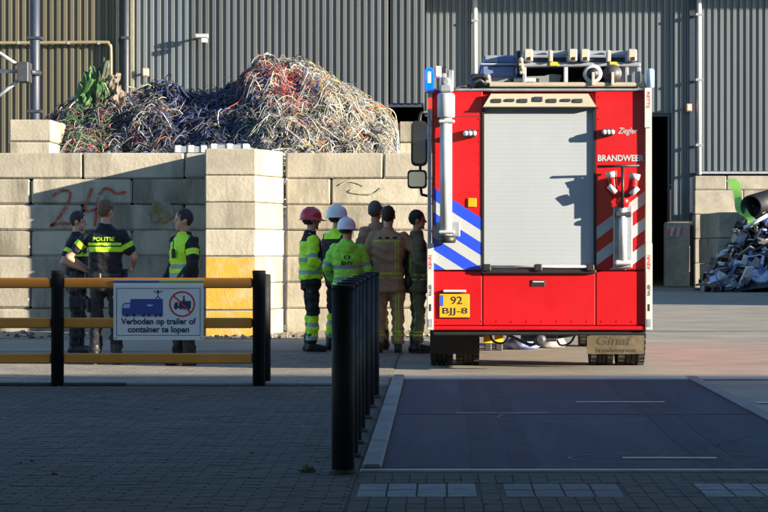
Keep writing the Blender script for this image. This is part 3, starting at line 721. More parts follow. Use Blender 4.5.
for xa in (XL+.05, XR-.35):
    wh = tp('wheel', M_rub, lambda b: tyre(b, xa, xa+.3, 35.3))
    tp('hub', M_galv, lambda b: b.lathe([(.1, xa+.04), (.27, xa+.06), (.27, xa+.24), (.1, xa+.26)], (0, 35.3, .5), 'x', 20), wh)
YF = 29.0
fl = MB(); fl.box(AX(430, YF), AX(477, YF), YF, YF+.03, AZ(354, YF), AZ(329, YF)); fl.build('mudflap', M_flapd, truck)
fr = MB(); fr.box(AX(587, YF), AX(644, YF), YF, YF+.03, AZ(354, YF), AZ(329, YF)); fr = fr.build('mudflap', M_flap, truck)
b = MB(); add_text(b, 'Ginaf', AX(615, YF), YF-.003, AZ(340.5, YF), width=.40, height=.10, bold=.015, shear=.2)
add_text(b, 'brandweermat.', AX(617, YF), YF-.003, AZ(350, YF), width=.46, height=.055, bold=.01); b.build('lettering', mat('flap_print', (.05, .04, .03), .8), fr)
# cab mirrors on the left
YM = 35.9
mxx = lambda x: AX(x, YM); mzz = lambda y: AZ(y, YM)
ma = MB(); ma.tube(smooth_path([(mxx(432), YM+.1, mzz(113)), (mxx(424), YM, mzz(112)), (mxx(420), YM, mzz(118)), (mxx(420), YM, mzz(150)), (mxx(421), YM, mzz(190)), (mxx(424), YM, mzz(195)), (mxx(432), YM+.1, mzz(196))], 4), .02, 8); ma.build('mirror_arm', M_blk, truck)
def rounded(b, x0, x1, z0, z1, y0, y1, rad=.05, mi=0):
    pts = []
    for cx, cz, a0 in ((x1-rad, z0+rad, -90), (x1-rad, z1-rad, 0), (x0+rad, z1-rad, 90), (x0+rad, z0+rad, 180)):
        for k in range(5): a = R(a0+22.5*k); pts.append((cx+rad*math.cos(a), cz+rad*math.sin(a)))
    b.prism_y(pts, y0, y1, mi)
m1 = MB(); rounded(m1, mxx(411), mxx(427.5), mzz(166), mzz(121), YM-.06, YM+.1, .07); m1 = m1.build('mirror', M_blk, truck)
b = MB(); rounded(b, mxx(413), mxx(425.5), mzz(163.5), mzz(124), YM-.064, YM-.0605, .05); b.build('mirror_pane', mat('dark_mirror_glass', (.05, .052, .055), .1, metal=.8, var=0), m1)
m2 = MB(); rounded(m2, mxx(407.5), mxx(427), mzz(188.5), mzz(170), YM-.06, YM+.08, .05); m2 = m2.build('mirror', M_blk, truck)
b = MB(); rounded(b, mxx(409), mxx(425), mzz(186.5), mzz(172), YM-.064, YM-.0605, .04); b.build('mirror_pane', M_glass, m2)
# roof gear: deck, beams, boxes
tp('roof_deck', M_dsteel, lambda b: b.box(tx(480), tx(636), YT+.1, 33.8, tz(88.4), tz(85)))
tp('rack_beam', mat('tan_beam', (.34, .30, .22), .6), lambda b: b.box(tx(489), tx(640), YT+.02, YT+.1, tz(86.5), tz(82), bev=.01))
tp('rack_shelf', M_galv, lambda b: b.box(tx(522), tx(641), YT+.05, 33, tz(66.2), tz(62), bev=.01))
for x_ in (522.5, 564, 625, 637):
    tp('rack_post', M_alu if x_ == 564 else M_galv, lambda b: b.box(tx(x_), tx(x_+4), YT+.06, YT+.12, tz(82), tz(66.2), bev=.008))
    tp('rack_post', M_galv, lambda b: b.box(tx(x_), tx(x_+4), 32.4, 32.46, tz(85), tz(66.2)))
tp('roof_box', M_bluebox, lambda b: b.box(tx(482), tx(516), YT+.12, 30.6, tz(77), tz(64.5), bev=.02))
tp('roof_box_lid', mat('pale_blue_lid', (.30, .33, .40), .5), lambda b: b.box(tx(480), tx(517.5), YT+.10, 30.62, tz(64.5), tz(62.4), bev=.01))
tp('roof_box', M_bluebox, lambda b: b.box(tx(484), tx(517), YT+.3, 31.5, tz(61.9), tz(53), bev=.02))
tp('box_panel', M_galv, lambda b: b.box(tx(486), tx(498), YT+.285, YT+.299, tz(60), tz(53.5)))
tp('rack_post', M_blk, lambda b: b.box(tx(516.5), tx(520.5), YT+.03, YT+.1, tz(72), tz(50), bev=.01))
tp('roof_tray', mat('grey_tray', (.16, .17, .18), .6), lambda b: b.prism_y([(tx(488), tz(82)), (tx(560), tz(82)), (tx(562), tz(74)), (tx(552), tz(73)), (tx(545), tz(75)), (tx(505), tz(76.5)), (tx(488), tz(76))], YT+.13, 31))
tp('tray_slot', M_blk, lambda b: b.box(tx(511), tx(540), YT+.115, YT+.129, tz(81.8), tz(77.6), bev=.006))
tp('tray_bar', M_wht_metal, lambda b: b.tube([(tx(514), YT+.1, tz(79.5)), (tx(536), YT+.1, tz(79.5))], .02, 8))
tp('winch', M_blk, lambda b: (b.box(tx(470), tx(487), YT+.05, YT+.5, tz(86), tz(73), bev=.03), b.tube([(tx(471), YT, tz(88)), (tx(474), YT-.02, tz(82)), (tx(480), YT-.02, tz(80)), (tx(486), YT, tz(84))], .02, 8)))
for x_, y_ in ((488, 76), (521, 59), (522, 67)):
    tp('clasp', mat('tan_beam', (.34, .30, .22), .6), lambda b: (b.box(tx(x_-2.5), tx(x_+2.5), YT-.0, YT+.06, tz(y_+7), tz(y_), bev=.008), b.ell((tx(x_), YT, tz(y_+1)), (.03, .03, .03))))
for x_ in (550, 610):
    tp('strap', mat('orange_strap', (.75, .42, .02), .6), lambda b: b.box(tx(x_), tx(x_+9), YT+.035, YT+.05, tz(65.5), tz(61.5), bev=.004))
tp('cable', M_blk, lambda b: b.tube(smooth_path([(tx(453), YT-.05, tz(90)), (tx(460), YT-.02, tz(86.5)), (tx(466), YT, tz(86)), (tx(472), YT+.06, tz(84))], 5), .012, 6))
# two ladders lying on the rack, seen end-on
for x0, x1, lab in ((524, 577.5, 'left aluminium ladder lying on the fire engine roof, seen end-on'), (580.5, 637, 'right aluminium ladder lying on the fire engine roof, seen end-on')):
    ld = tag(empty('ladder', (tx((x0+x1)/2), 30.2, tz(62))), lab, 'ladder', 'ladders on the fire engine roof')
    for xa in (x0, x1-9):
        b = MB(); b.box(tx(xa), tx(xa+9), YT+.0, 32.6, tz(61.8), tz(48.5), bev=.015); b.build('rail', M_galv, ld)
        b = MB(); b.box(tx(xa+.5), tx(xa+8.5), YT-.02, YT-.001, tz(61), tz(49.5), bev=.01); b.build('end_cap', mat('tan_cap', (.42, .38, .29), .6), ld)
        b = MB(); b.box(tx(xa+4), tx(xa+6.5), YT-.03, YT-.021, tz(60), tz(57)); b.build('bolt', M_blk, ld)
    for k, yy in enumerate(np.arange(YT+.15, 32.5, .3)):
        b = MB(); b.box(tx(x0+9), tx(x1-9), yy, yy+.05, tz(53.5), tz(49.5)); b.build('rung', M_galv, ld)
    b = MB(); b.box(tx(x0+9), tx(x1-9), YT+.5, YT+.55, tz(61.5), tz(54)); b.build('cross_plate', M_dsteel, ld)
    xm = (x0+x1)/2; b = MB(); b.box(tx(xm-2), tx(xm+2), YT-.01, YT+.13, tz(61.8), tz(50), bev=.01); b.build('hook', mat('tan_cap', (.42, .38, .29), .6), ld)
# suction hoses
for x_, lab in ((593, 'left suction hose end with bright ring under the roof ladders'), (612.5, 'right suction hose end with closed cap under the roof ladders')):
    hs = tag(empty('suction_hose', (tx(x_), 29.8, tz(82))), lab, 'hose', 'suction hoses on the fire engine roof')
    zc = tz(73.5); prof = []
    for k in range(60): prof.append((.083+(.006 if k % 2 else 0), YT+.12+k*.06))
    b = MB(); b.lathe(prof, (tx(x_), 0, zc), 'y', 18); b.build('hose', M_blk, hs)
    b = MB(); b.lathe([(.07, YT+.02), (.102, YT+.02), (.102, YT+.12), (.088, YT+.13)], (tx(x_), 0, zc), 'y', 24)
    b.build('coupling', M_alu if x_ < 600 else M_dsteel, hs)
    b = MB(); b.lathe([(.0005, YT+.016), (.066 if x_ < 600 else .085, YT+.016), (.066 if x_ < 600 else .085, YT+.0199)], (tx(x_), 0, zc), 'y', 24); b.build('bore', M_blk if x_ < 600 else M_dsteel, hs)
    b = MB(); b.box(tx(x_-1.5), tx(x_+1.5), YT-.01, YT+.014, tz(85), tz(72), bev=.006); b.build('lug', mat('tan_cap', (.42, .38, .29), .6), hs)
    b = MB(); b.box(tx(x_-6), tx(x_+6), YT+.11, YT+.3, tz(83), tz(80.4)); b.build('cradle', M_dsteel, hs)
# standpipe with T-handle, clipped to the right of the shutter
sp = tag(empty('standpipe', (tx(621), YT-.1, tz(268))), 'chrome standpipe with red branch and black T-handle clipped to the fire engine', 'standpipe')
YS = YT-.12
b = MB(); b.tube([(tx(596), YS-.06, tz(167)), (tx(638), YS-.06, tz(166))], .014, 8); b.build('handle', M_blk, sp)
b = MB(); b.tube([(tx(621.5), YS-.06, tz(167)), (tx(621.5), YS-.06, tz(208))], .017, 8); b.build('spindle', M_blk, sp)
b = MB(); b.tube([(tx(622), YS, tz(264)), (tx(622), YS, tz(204))], .045, 16); b.build('pipe', M_alu, sp)
b = MB(); b.tube(smooth_path([(tx(622), YS, tz(206)), (tx(621), YS, tz(198)), (tx(613), YS, tz(190)), (tx(611), YS, tz(178))], 4), .05, 12)
b.tube(smooth_path([(tx(622), YS, tz(206)), (tx(624), YS, tz(198)), (tx(631), YS, tz(191)), (tx(633), YS, tz(180))], 4), .05, 12)
b.ell((tx(622), YS, tz(202)), (.075, .07, .08)); b.build('branch', M_red, sp)
for xa, ya, dx in ((611, 178, -3), (633, 180, 3)):
    b = MB(); b.tube([(tx(xa), YS, tz(ya)), (tx(xa+dx*.4), YS, tz(ya-6))], [.055, .062], 14); b.build('coupling', M_alu, sp)
    b = MB(); b.tube([(tx(xa-dx*1.2), YS-.07, tz(ya+15)), (tx(xa+dx*1.2), YS-.07, tz(ya+8))], .03, 8); b.build('valve_wheel', M_alu, sp)
for ya in (214, 262):
    b = MB(); b.box(tx(614), tx(631), YS-.05, YT-.003, tz(ya+3), tz(ya-2), bev=.015); b.build('clip', M_alu if ya > 250 else M_dsteel, sp)
b = MB(); b.box(tx(613), tx(632), YS+.05, YT-.006, tz(268), tz(206), bev=.01); b.build('backing_plate', M_galv, sp)
for x_, lab in ((488, 'left yellow wheel chock on the ground seen under the fire engine'), (499, 'right yellow wheel chock on the ground seen under the fire engine')):
    ck = tag(empty('wheel_chock', (AX(x_, 33.8), 33.8, 0)), lab, 'wheel chock', 'wheel chocks under the fire engine')
    xa, xb = AX(x_-3.6, 33.8), AX(x_+3.6, 33.8)
    b = MB(); b.prism_x([(33.75, .10), (33.95, .10), (33.95, .24), (33.86, .22)], xa-.01, xb+.01); b.build('wedge', mat('chock_yellow', (.60, .42, .03), .5), ck)
    b = MB(); b.box(xa, xb, 33.76, 33.95, .0, .099, bev=.012); b.build('base', M_dsteel, ck)
# crumpled sheet lying on the ground beyond the rear axle
b = MB(); b.ell((AX(523, 34.3), 34.3, .05), (.24, .3, .09)); b.ell((AX(551, 34.8), 34.8, .05), (.2, .25, .16), mi=1)
bag = b.build('crumpled_sheet', [mat('blue_white_sheet', (.25, .3, .6), .5, var=.5, scale=9), mat('grey_sheet', (.3, .29, .26), .6, var=.5, scale=9)])
for v in bag.data.vertices:
    n_ = noise.noise(v.co*9)*.05; v.co += Vector((n_, n_, abs(n_))); v.co.z = max(v.co.z, .006)
tag(bag, 'crumpled blue and grey sheeting lying on the ground beneath the fire engine', 'sheet')

# ------------------------------------------------------------------ fence, sign, bollards
def post(name, x, Y, h, r, label, cat, group=None):
    o = tag(empty(name, (x, Y, 0)), label, cat, group)
    b = MB(); b.lathe([(r, .0), (r, h-.03)], (x, Y, 0), 'z', 28); b.build('tube', M_bollard, o)
    b = MB(); b.lathe([(r+.003, h-.03), (r+.003, h-.003), (r-.002, h)], (x, Y, 0), 'z', 28); b.build('cap', M_bollard, o)
    b = MB(); b.lathe([(r+.02, .0), (r+.018, .03), (r+.001, .038)], (x, Y, 0), 'z', 20); b.build('collar', M_soil, o)
    return o
bx = [15.4, 16.65, 17.75, 18.9, 20.35, 21.7, 23.1]
bl = ['nearest black bollard at the front of the row by the weighbridge', 'second black bollard from the front of the row', 'third black bollard from the front of the row', 'middle black bollard, fourth of seven in the row', 'fifth black bollard from the front of the row', 'second-farthest black bollard of the row', 'farthest black bollard at the end of the row by the weighbridge']
for k, yb in enumerate(bx):
    s = F/yb; xb = (343+(372-343)*((1/s-1/169)/(1/112-1/169))-437)/s
    post('bollard', xb, yb, 1.13, .068, bl[k], 'bollard', 'black bollards along the weighbridge')
YFN = 25.1
fence = tag(empty('barrier_fence', (AX(150, YFN), YFN, 0)), 'low barrier of three yellow-brown rails between dark round posts', 'fence')
for x_ in (57.5, 259, -150):
    x = AX(x_, YFN); b = MB(); b.lathe([(.062, 0), (.062, 1.085), (.065, 1.09), (.065, 1.12), (.05, 1.125)], (x, YFN, 0), 'z', 28); b.build('post', M_bollard, fence)
x = AX(264.5, 26.0); b = MB(); b.lathe([(.062, 0), (.062, 1.07), (.05, 1.08)], (x, 26.0, 0), 'z', 24); b.build('post', M_bollard, fence)
for y_ in (283, 323, 358.5):
    z = AZ(y_, YFN)
    for xa, xb in ((-144, 51), (64, 252.5)):
        b = MB(); b.box(AX(xa, YFN), AX(xb, YFN), YFN-.035, YFN+.035, z-.05, z+.05, bev=.012); b.build('rail', M_rail, fence)
YG = YFN-.06
sg = tag(empty('prohibition_sign', (AX(158, YG), YG, .5)), 'white sign forbidding people to climb on trailers or containers, on the barrier', 'sign')
gx = lambda x: AX(x, YG); gz = lambda y: AZ(y, YG)
b = MB(); rounded(b, gx(113.5), gx(203.5), gz(340), gz(280), YG-.006, YG+.006, .012); b.build('panel', M_sign, sg)
b = MB(); b.box(gx(113.5), gx(160), YG-.008, YG-.0065, gz(283), gz(280.4)); b.build('top_band', M_sblue, sg)
b = MB(); b.box(gx(160), gx(203.5), YG-.008, YG-.0065, gz(283), gz(280.4)); b.build('top_band', M_sgrn, sg)
b = MB()
for x0, x1, y0, y1 in ((116.5, 200.5, 288.2, 288.7), (116.5, 200.5, 335, 335.5), (116.5, 117, 288.7, 335), (200, 200.5, 288.7, 335)): b.box(gx(x0), gx(x1), YG-.008, YG-.0065, gz(y1), gz(y0))
b.build('border', M_sdark, sg)
b = MB(); add_text(b, 'Verboden op trailer of', gx(158.5), YG-.008, gz(322.2), width=gx(196)-gx(121), height=.080, bold=.03)
add_text(b, 'container te lopen', gx(158.5), YG-.008, gz(330.3), width=gx(189)-gx(127.5), height=.080, bold=.03); b.build('lettering', M_sdark, sg)
pt = MB()
def P2(mb, pts, y, mi): mb.add([(gx(a), y, gz(c_)) for a, c_ in pts], [tuple(range(len(pts)))], mi)
def disc(mb, cx, cy, r, y, mi, n=20): P2(mb, [(cx+r*math.cos(2*math.pi*k/n), cy+r*math.sin(2*math.pi*k/n)) for k in range(n)], y, mi)
P2(pt, [(130.5, 299), (163, 299), (163, 315), (130.5, 315)], YG-.0075, 0)
P2(pt, [(122, 306), (124, 303), (131, 302.5), (131, 315.5), (122, 315)], YG-.0078, 0)
P2(pt, [(122.5, 307), (124.5, 304), (130, 303.7), (130, 308), (123, 308)], YG-.0082, 2)
P2(pt, [(146, 305.5), (150, 304), (154, 305.5), (150, 306.5)], YG-.0082, 2)
for cx in (127, 134, 144, 149, 156, 160.5): disc(pt, cx, 315.2, 1.7, YG-.0085, 1)
P2(pt, [(122, 315.5), (163, 315.5), (163, 316.3), (122, 316.3)], YG-.008, 1)
disc(pt, 158, 291, 1.1, YG-.0078, 1)
for (xa, ya), (xb, yb) in (((158, 292), (158, 296)), ((158, 296), (155.5, 299)), ((158, 296), (160.5, 299)), ((158, 293), (153.5, 291)), ((158, 293), (162.5, 291))):
    d = Vector((xb-xa, yb-ya)).normalized()*.45; P2(pt, [(xa-d.y, ya+d.x), (xb-d.y, yb+d.x), (xb+d.y, yb-d.x), (xa+d.y, ya-d.x)], YG-.008, 1)
# prohibition roundel
P2(pt, [(174, 306), (175, 302.5), (178, 302), (178, 306), (191, 306), (191, 308), (174, 308)], YG-.0078, 1)
P2(pt, [(179, 301), (191, 301), (191, 306), (179, 306)], YG-.0078, 1)
for cx in (176, 181, 184.5, 189): disc(pt, cx, 308, 1.5, YG-.0082, 1, 12)
disc(pt, 184, 296.6, 1., YG-.0078, 1, 10); P2(pt, [(183.3, 297.5), (184.7, 297.5), (185.2, 301), (182.8, 301)], YG-.0078, 1)
n = 32; ro, ri = 13., 11.4
ring = [(182.2+r_*math.cos(2*math.pi*k/n), 304+r_*math.sin(2*math.pi*k/n)) for r_ in (ro, ri) for k in range(n)]
pt.add([(gx(a), YG-.009, gz(c_)) for a, c_ in ring], [(k, (k+1) % n, n+(k+1) % n, n+k) for k in range(n)], 3)
P2(pt, [(173.2, 296.2), (174.2, 295.1), (191.2, 311.9), (190.2, 313)], YG-.0093, 3)
pt.build('pictogram', [M_sblue, M_sdark, M_clear, M_sred], sg)
for x_, y_ in ((160, 281.7), (116, 338), (201, 338)):
    b = MB(); b.lathe([(.008, YG-.012), (.008, YG-.0062)], (gx(x_), 0, gz(y_)), 'y', 8); b.build('screw', M_galv, sg)
for x_ in (125, 192):
    b = MB(); b.box(gx(x_-1.5), gx(x_+1.5), YG+.0062, YFN-.0355, AZ(327, YFN), AZ(280, YFN)); b.build('fixing_strip', M_galv, sg)
# a few weeds by the bollards
wx, wy = -.77, 15.5; b = MB()
for k in range(22):
    a = random.uniform(0, 6.3); l = random.uniform(.02, .05); h = random.uniform(.01, .045); wd = .005
    p = Vector((wx+random.uniform(-.03, .03), wy+random.uniform(-.03, .03), .01)); d = Vector((math.cos(a), math.sin(a), 0)); s_ = Vector((-d.y, d.x, 0))*wd
    b.add([p-s_*.4, p+s_*.4, p+d*l*.6+s_+Vector((0, 0, h)), p+d*l+Vector((0, 0, h*.7)), p+d*l*.6-s_+Vector((0, 0, h))], [(0, 1, 2, 3, 4)])
tag(b.build('weed', M_weed, fix=False), 'small weed in the paving left of the nearest bollard', 'weed')

# ------------------------------------------------------------------ people
SKIN = mat('skin', (.50, .27, .18), .55, var=.08, scale=10)
HAIRD = mat('dark_hair', (.022, .017, .014), .7, var=.3, scale=40, bump=.4, bscale=150)
HAIRB = mat('brown_hair', (.12, .065, .035), .7, var=.3, scale=40, bump=.4, bscale=150)
HAIRG = mat('grey_hair', (.09, .08, .07), .7, var=.3, scale=40, bump=.4, bscale=150)
POL = mat('police_navy', (.006, .0065, .010), .8, var=.25, scale=7, bump=.35, bscale=45)
POLT = mat('police_trouser', (.013, .0135, .017), .8, var=.25, scale=7, bump=.35, bscale=45)
HIV = mat('hi_vis_lime', (.50, .90, .02), .65, var=.1, scale=6, bump=.3, bscale=40)
HIVG = mat('hi_vis_green', (.30, .78, .06), .65, var=.1, scale=6, bump=.3, bscale=40)
SILV = mat('silver_tape', (.26, .30, .34), .45, var=.1, scale=8)
BLKC = mat('black_cloth', (.007, .007, .009), .85, var=.25, scale=7, bump=.35, bscale=45)
TAN = mat('fire_coat_tan', (.36, .24, .135), .85, var=.18, scale=6, bump=.4, bscale=45)
OLV = mat('fire_olive', (.12, .12, .06), .85, var=.2, scale=6, bump=.4, bscale=45)
LIME = mat('lime_tape', (.42, .55, .05), .5, var=.1, scale=8)
BOOT = mat('boot_leather', (.012, .011, .011), .5, var=.3, scale=12)
RHEL = mat('red_helmet_shell', (.50, .022, .03), .3, var=.04, coat=.3)
WHEL = mat('white_helmet_shell', (.72, .72, .74), .35, var=.04)
EYE = mat('eye_dark', (.02, .015, .012), .2, var=0)

def cap(mb, p, q, r0, r1, seg=12, mi=0):
    """closed tapered capsule"""
    p, q = Vector(p), Vector(q); d = (q-p)
    if d.length < 1e-5: d = Vector((0, 0, .001))
    d.normalize(); path = []; rs = []
    for a in (-80, -50, -20): path.append(p+d*r0*math.sin(R(a))); rs.append(r0*math.cos(R(a)))
    for a in (20, 50, 80): path.append(q+d*r1*math.sin(R(a))); rs.append(r1*math.cos(R(a)))
    mb.tube(path, rs, seg, mi)
def loft(mb, rings, seg=20, mi=0):
    vs = []; n = len(rings)
    for z, rx, ry, cx, cy in rings:
        for k in range(seg):
            t = 2*math.pi*k/seg; c_, s_ = math.cos(t), math.sin(t); e = .82
            vs.append((cx+rx*math.copysign(abs(c_)**e, c_), cy+ry*math.copysign(abs(s_)**e, s_), z))
    fs = [(i*seg+k, i*seg+(k+1) % seg, (i+1)*seg+(k+1) % seg, (i+1)*seg+k) for i in range(n-1) for k in range(seg)]
    fs += [tuple(range(seg))[::-1], tuple((n-1)*seg+k for k in range(seg))]
    mb.add(vs, fs, mi, True)
def fuse(mb, vox, smooth_n=3, folds=0., ffreq=9., seed=0):
    """weld all shapes of mb into one continuous surface"""
    me = mb.mesh('fuse', SKIN); ob = bpy.data.objects.new('fuse', me); C.objects.link(ob)
    m = ob.modifiers.new('r', 'REMESH'); m.mode = 'VOXEL'; m.voxel_size = vox
    dg = bpy.context.evaluated_depsgraph_get(); dg.update()
    out = bpy.data.meshes.new_from_object(ob.evaluated_get(dg))
    bpy.data.objects.remove(ob); bpy.data.meshes.remove(me)
    bm = bmesh.new(); bm.from_mesh(out); bpy.data.meshes.remove(out)
    for _ in range(smooth_n): bmesh.ops.smooth_vert(bm, verts=bm.verts, factor=.5, use_axis_x=True, use_axis_y=True, use_axis_z=True)
    if folds > 0:
        bm.normal_update()
        for v in bm.verts:
            p = v.co; q = Vector((p.x*ffreq*.7, p.y*ffreq*.7, p.z*ffreq*1.9+p.x*5))+Vector((seed, seed*2, 0))
            v.co = p+v.normal*(noise.noise(q)*folds+abs(noise.noise(q*2.3))*-folds*.7)
    return bm
def seg_t(p, a, b):
    d = b-a; t = max(0., min(1., (p-a).dot(d)/d.length_squared)); return t, (p-(a+d*t)).length
def finish(bm, name, mats, parent, classify, smooth=True):
    bm.normal_update()
    for f in bm.faces: f.material_index = classify(f.calc_center_median(), f.normal); f.smooth = smooth
    me = bpy.data.meshes.new(name); bm.to_mesh(me); bm.free()
    for m in mats: me.materials.append(m)
    ob = bpy.data.objects.new(name, me); C.objects.link(ob); ob.parent = parent; return ob
def cut(bm, co, no, filt=None):
    fs = [f for f in bm.faces if (filt is None or filt(f.calc_center_median()))]
    es = {e for f in fs for e in f.edges}; vs = {v for f in fs for v in f.verts}
    bmesh.ops.bisect_plane(bm, geom=list(fs)+list(es)+list(vs), plane_co=co, plane_no=no)

def hand(mb, w_, d, n, curl=.9, side=1):
    """palm + five unequal curled fingers; d = along hand, n = palm normal"""
    d = Vector(d).normalized(); n = Vector(n); n = (n-d*n.dot(d)).normalized(); a = d.cross(n).normalized()*side
    w_ = Vector(w_); c0 = w_+d*.045
    rot = Matrix((a, d, n)).transposed()
    mb.ell(c0, (.042, .055, .017), rot)
    for k, (o, l) in enumerate(((-.030, .068), (-.010, .078), (.011, .072), (.030, .056))):
        b0 = w_+d*.088+a*o; d1 = (d*math.cos(curl*.5)+n*math.sin(curl*.5)); d2 = (d*math.cos(curl*1.6)+n*math.sin(curl*1.6))
        m_ = b0+d1*l*.5; cap(mb, b0-d*.01, m_, .0098, .0092, 8); cap(mb, m_, m_+d2*l*.55, .0092, .008, 8)
    t0 = w_+d*.03-a*.035; t1 = t0+(d*.6-a*.7+n*.3).normalized()*.035; cap(mb, t0, t1, .012, .0105, 8); cap(mb, t1, t1+(d*.9-a*.2+n*.4).normalized()*.032, .0105, .009, 8)

def person(label, px, py, rz, h, arms, head_yaw=0., head_tilt=0., hair=None, helmet=None, top=None, legs=None, trousers=None, boots=BOOT, extras=None, lean=0., Y=None, X=None, stance=.11, bulk=1.0, boot_h=.2):
    """arms: {'l': (elbow, wrist), 'r': ...} in a 1.8 m frame, x right, y front, z up"""
    Y = Y or HC*F/(py-246); X = AX(px, Y) if X is None else X
    root = tag(empty('person', (X, Y, 0), rz), label, 'person', None)
    k = h/1.8; S = Vector((0, 0, 0))
    sh = {'l': Vector((-.178, -.005, 1.428)), 'r': Vector((.178, -.005, 1.428))}
    A_ = {s: (Vector(arms[s][0]), Vector(arms[s][1])) for s in 'lr'}
    lg = legs or {'l': ((-stance, .02, .50), (-stance-.01, -.01, .09)), 'r': ((stance, .02, .50), (stance+.01, -.01, .09))}
    hp = {'l': Vector((-.09, 0, .93)), 'r': Vector((.09, 0, .93))}
    HR = Matrix.Rotation(head_yaw, 3, 'Z') @ Matrix.Rotation(head_tilt, 3, 'X'); HO = Vector((0, .01, 1.60))
    def hd(p): return tuple(HO+HR @ (Vector(p)-HO)*1.05)
    def sc(bm): bmesh.ops.scale(bm, vec=(k, k, k), verts=bm.verts)
    # --- body: one continuous surface
    b = MB()
    loft(b, [(.86, .14, .10, 0, 0), (1.0, .145, .10, 0, 0), (1.15, .135, .095, 0, 0), (1.3, .155, .105, 0, 0), (1.42, .17, .095, 0, 0), (1.49, .08, .065, 0, 0)])
    cap(b, (0, -.01, 1.44), hd((0, .0, 1.59)), .062, .056)
    b.ell(hd((0, .005, 1.705)), (.078, .099, .103), HR); b.ell(hd((0, .035, 1.635)), (.059, .065, .069), HR)
    cap(b, hd((0, .092, 1.695)), hd((0, .112, 1.664)), .012, .016, 8); b.ell(hd((0, .084, 1.712)), (.048, .018, .010), HR)
    b.ell(hd((0, .088, 1.628)), (.024, .012, .008), HR); b.ell(hd((0, .078, 1.59)), (.026, .02, .018), HR)
    for s in (-1, 1): b.ell(hd((s*.077, -.005, 1.675)), (.011, .022, .032), HR)
    for s in 'lr':
        sg_ = -1 if s == 'l' else 1
        e, w_ = A_[s]; cap(b, sh[s], e, .056, .042); cap(b, e, w_, .044, .030)
        dn = (w_-e).normalized(); side_n = Vector((-sg_, 0, -.15)) if abs(dn.x) < .8 else Vector((0, -1, -.3))
        hand(b, w_, dn, side_n, .9, sg_)
        kn, an = Vector(lg[s][0]), Vector(lg[s][1]); cap(b, hp[s], kn, .085, .055); cap(b, kn, an, .055, .04); cap(b, an+Vector((0, -.02, -.035)), an+Vector((0, .14, -.055)), .036, .03)
    bm = fuse(b, .0085, 2); sc(bm)
    body = finish(bm, 'body', [SKIN], root, lambda c_, n_: 0)
    e_ = MB()
    for s in (-1, 1): e_.ell(hd((s*.031, .083, 1.692)), (.012, .008, .007), HR)
    e_.v = [tuple(Vector(p)*k) for p in e_.v]; e_.build('eyes', EYE, body, org=(0, 0, 0))
    # --- trousers
    b = MB(); tr = trousers; hem = .13
    loft(b, [(.80, .165*bulk, .125*bulk, 0, 0), (.90, .18*bulk, .135*bulk, 0, 0), (1.02, .168*bulk, .125*bulk, 0, 0)])
    for s in 'lr':
        kn, an = Vector(lg[s][0]), Vector(lg[s][1]); q = an+(kn-an).normalized()*(hem-.05)
        cap(b, hp[s]+Vector((0, 0, -.03)), kn, .105*bulk, .082*bulk); cap(b, kn, q, .080*bulk, .078*bulk)
    bm = fuse(b, .014, 3, .028, 8., px); 
    for co in tr.get('cuts', ()): cut(bm, Vector((0, 0, co)), Vector((0, 0, 1)))
    for xx in tr.get('xcuts', ()): cut(bm, Vector((xx, 0, 0)), Vector((1, 0, 0)))
    cls = tr.get('cls', lambda c_, n_: 0)
    for f in bm.faces: f.material_index = 0
    ids = {f: cls(f.calc_center_median(), f.normal) for f in bm.faces}
    for f, i in ids.items(): f.material_index = i
    sc(bm); me = bpy.data.meshes.new('trousers'); [setattr(f, 'smooth', True) for f in bm.faces]; bm.to_mesh(me); bm.free()
    for m in tr['mats']: me.materials.append(m)
    ob = bpy.data.objects.new('trousers', me); C.objects.link(ob); ob.parent = root
    # --- boots
    for s in 'lr':
        an = Vector(lg[s][1]); b = MB()
        cap(b, an+Vector((0, -.035, -.035)), an+Vector((0, .15, -.045)), .052, .046); cap(b, an+Vector((0, .05, -.02)), an+Vector((0, .14, -.035)), .05, .046)
        cap(b, an+Vector((0, -.01, -.02)), an+Vector((0, -.01, boot_h-.09)), .055, .062)
        bm = fuse(b, .011, 2)
        for v in bm.verts: v.co.z = max(v.co.z, .022)
        sc(bm); bt = finish(bm, 'boot', [boots], root, lambda c_, n_: 0)
        q = MB(); pts = []
        for t in range(20):
            a = 2*math.pi*t/20; pts.append(((an.x+.05*math.cos(a)*(1.0 if math.sin(a) > 0 else .92)+0)*k, (an.y+.055+.135*math.sin(a))*k))
        q.prism_z(pts, .0005, .032*k); q.build('sole', M_blk, bt, org=(0, 0, 0))
    # --- jacket / shirt
    b = MB(); t = top; g_ = t.get('girth', 1.0); hemz = t.get('hem', .84)
    loft(b, [(hemz, .185*g_, .140*g_, 0, 0), (hemz+.03, .195*g_, .148*g_, 0, 0), (1.06, .178*g_, .136*g_, 0, 0), (1.2, .185*g_, .138*g_, 0, -.005), (1.33, .20*g_, .142*g_, 0, -.008), (1.42, .198*g_, .125*g_, 0, -.01), (1.475, .145*g_, .092*g_, 0, -.01), (1.52, .095, .080, 0, -.008), (1.56, .072, .072, 0, 0)])
    ra, rb = t.get('sleeve', (.074, .060))
    for s in 'lr':
        e, w_ = A_[s]
        if t.get('short'): cap(b, sh[s], sh[s].lerp(e, .62), ra, ra*.98)
        else: cap(b, sh[s], e, ra, rb*1.06); cap(b, e, e.lerp(w_, .93), rb*1.06, rb*.82)
    if t.get('hood'): b.ell((0, -.10, 1.47), (.145, .075, .075)); b.ell((0, -.125, 1.42), (.10, .06, .08))
    bm = fuse(b, .0135, 3, t.get('fold', .014)*1.4, 8., px*1.3)
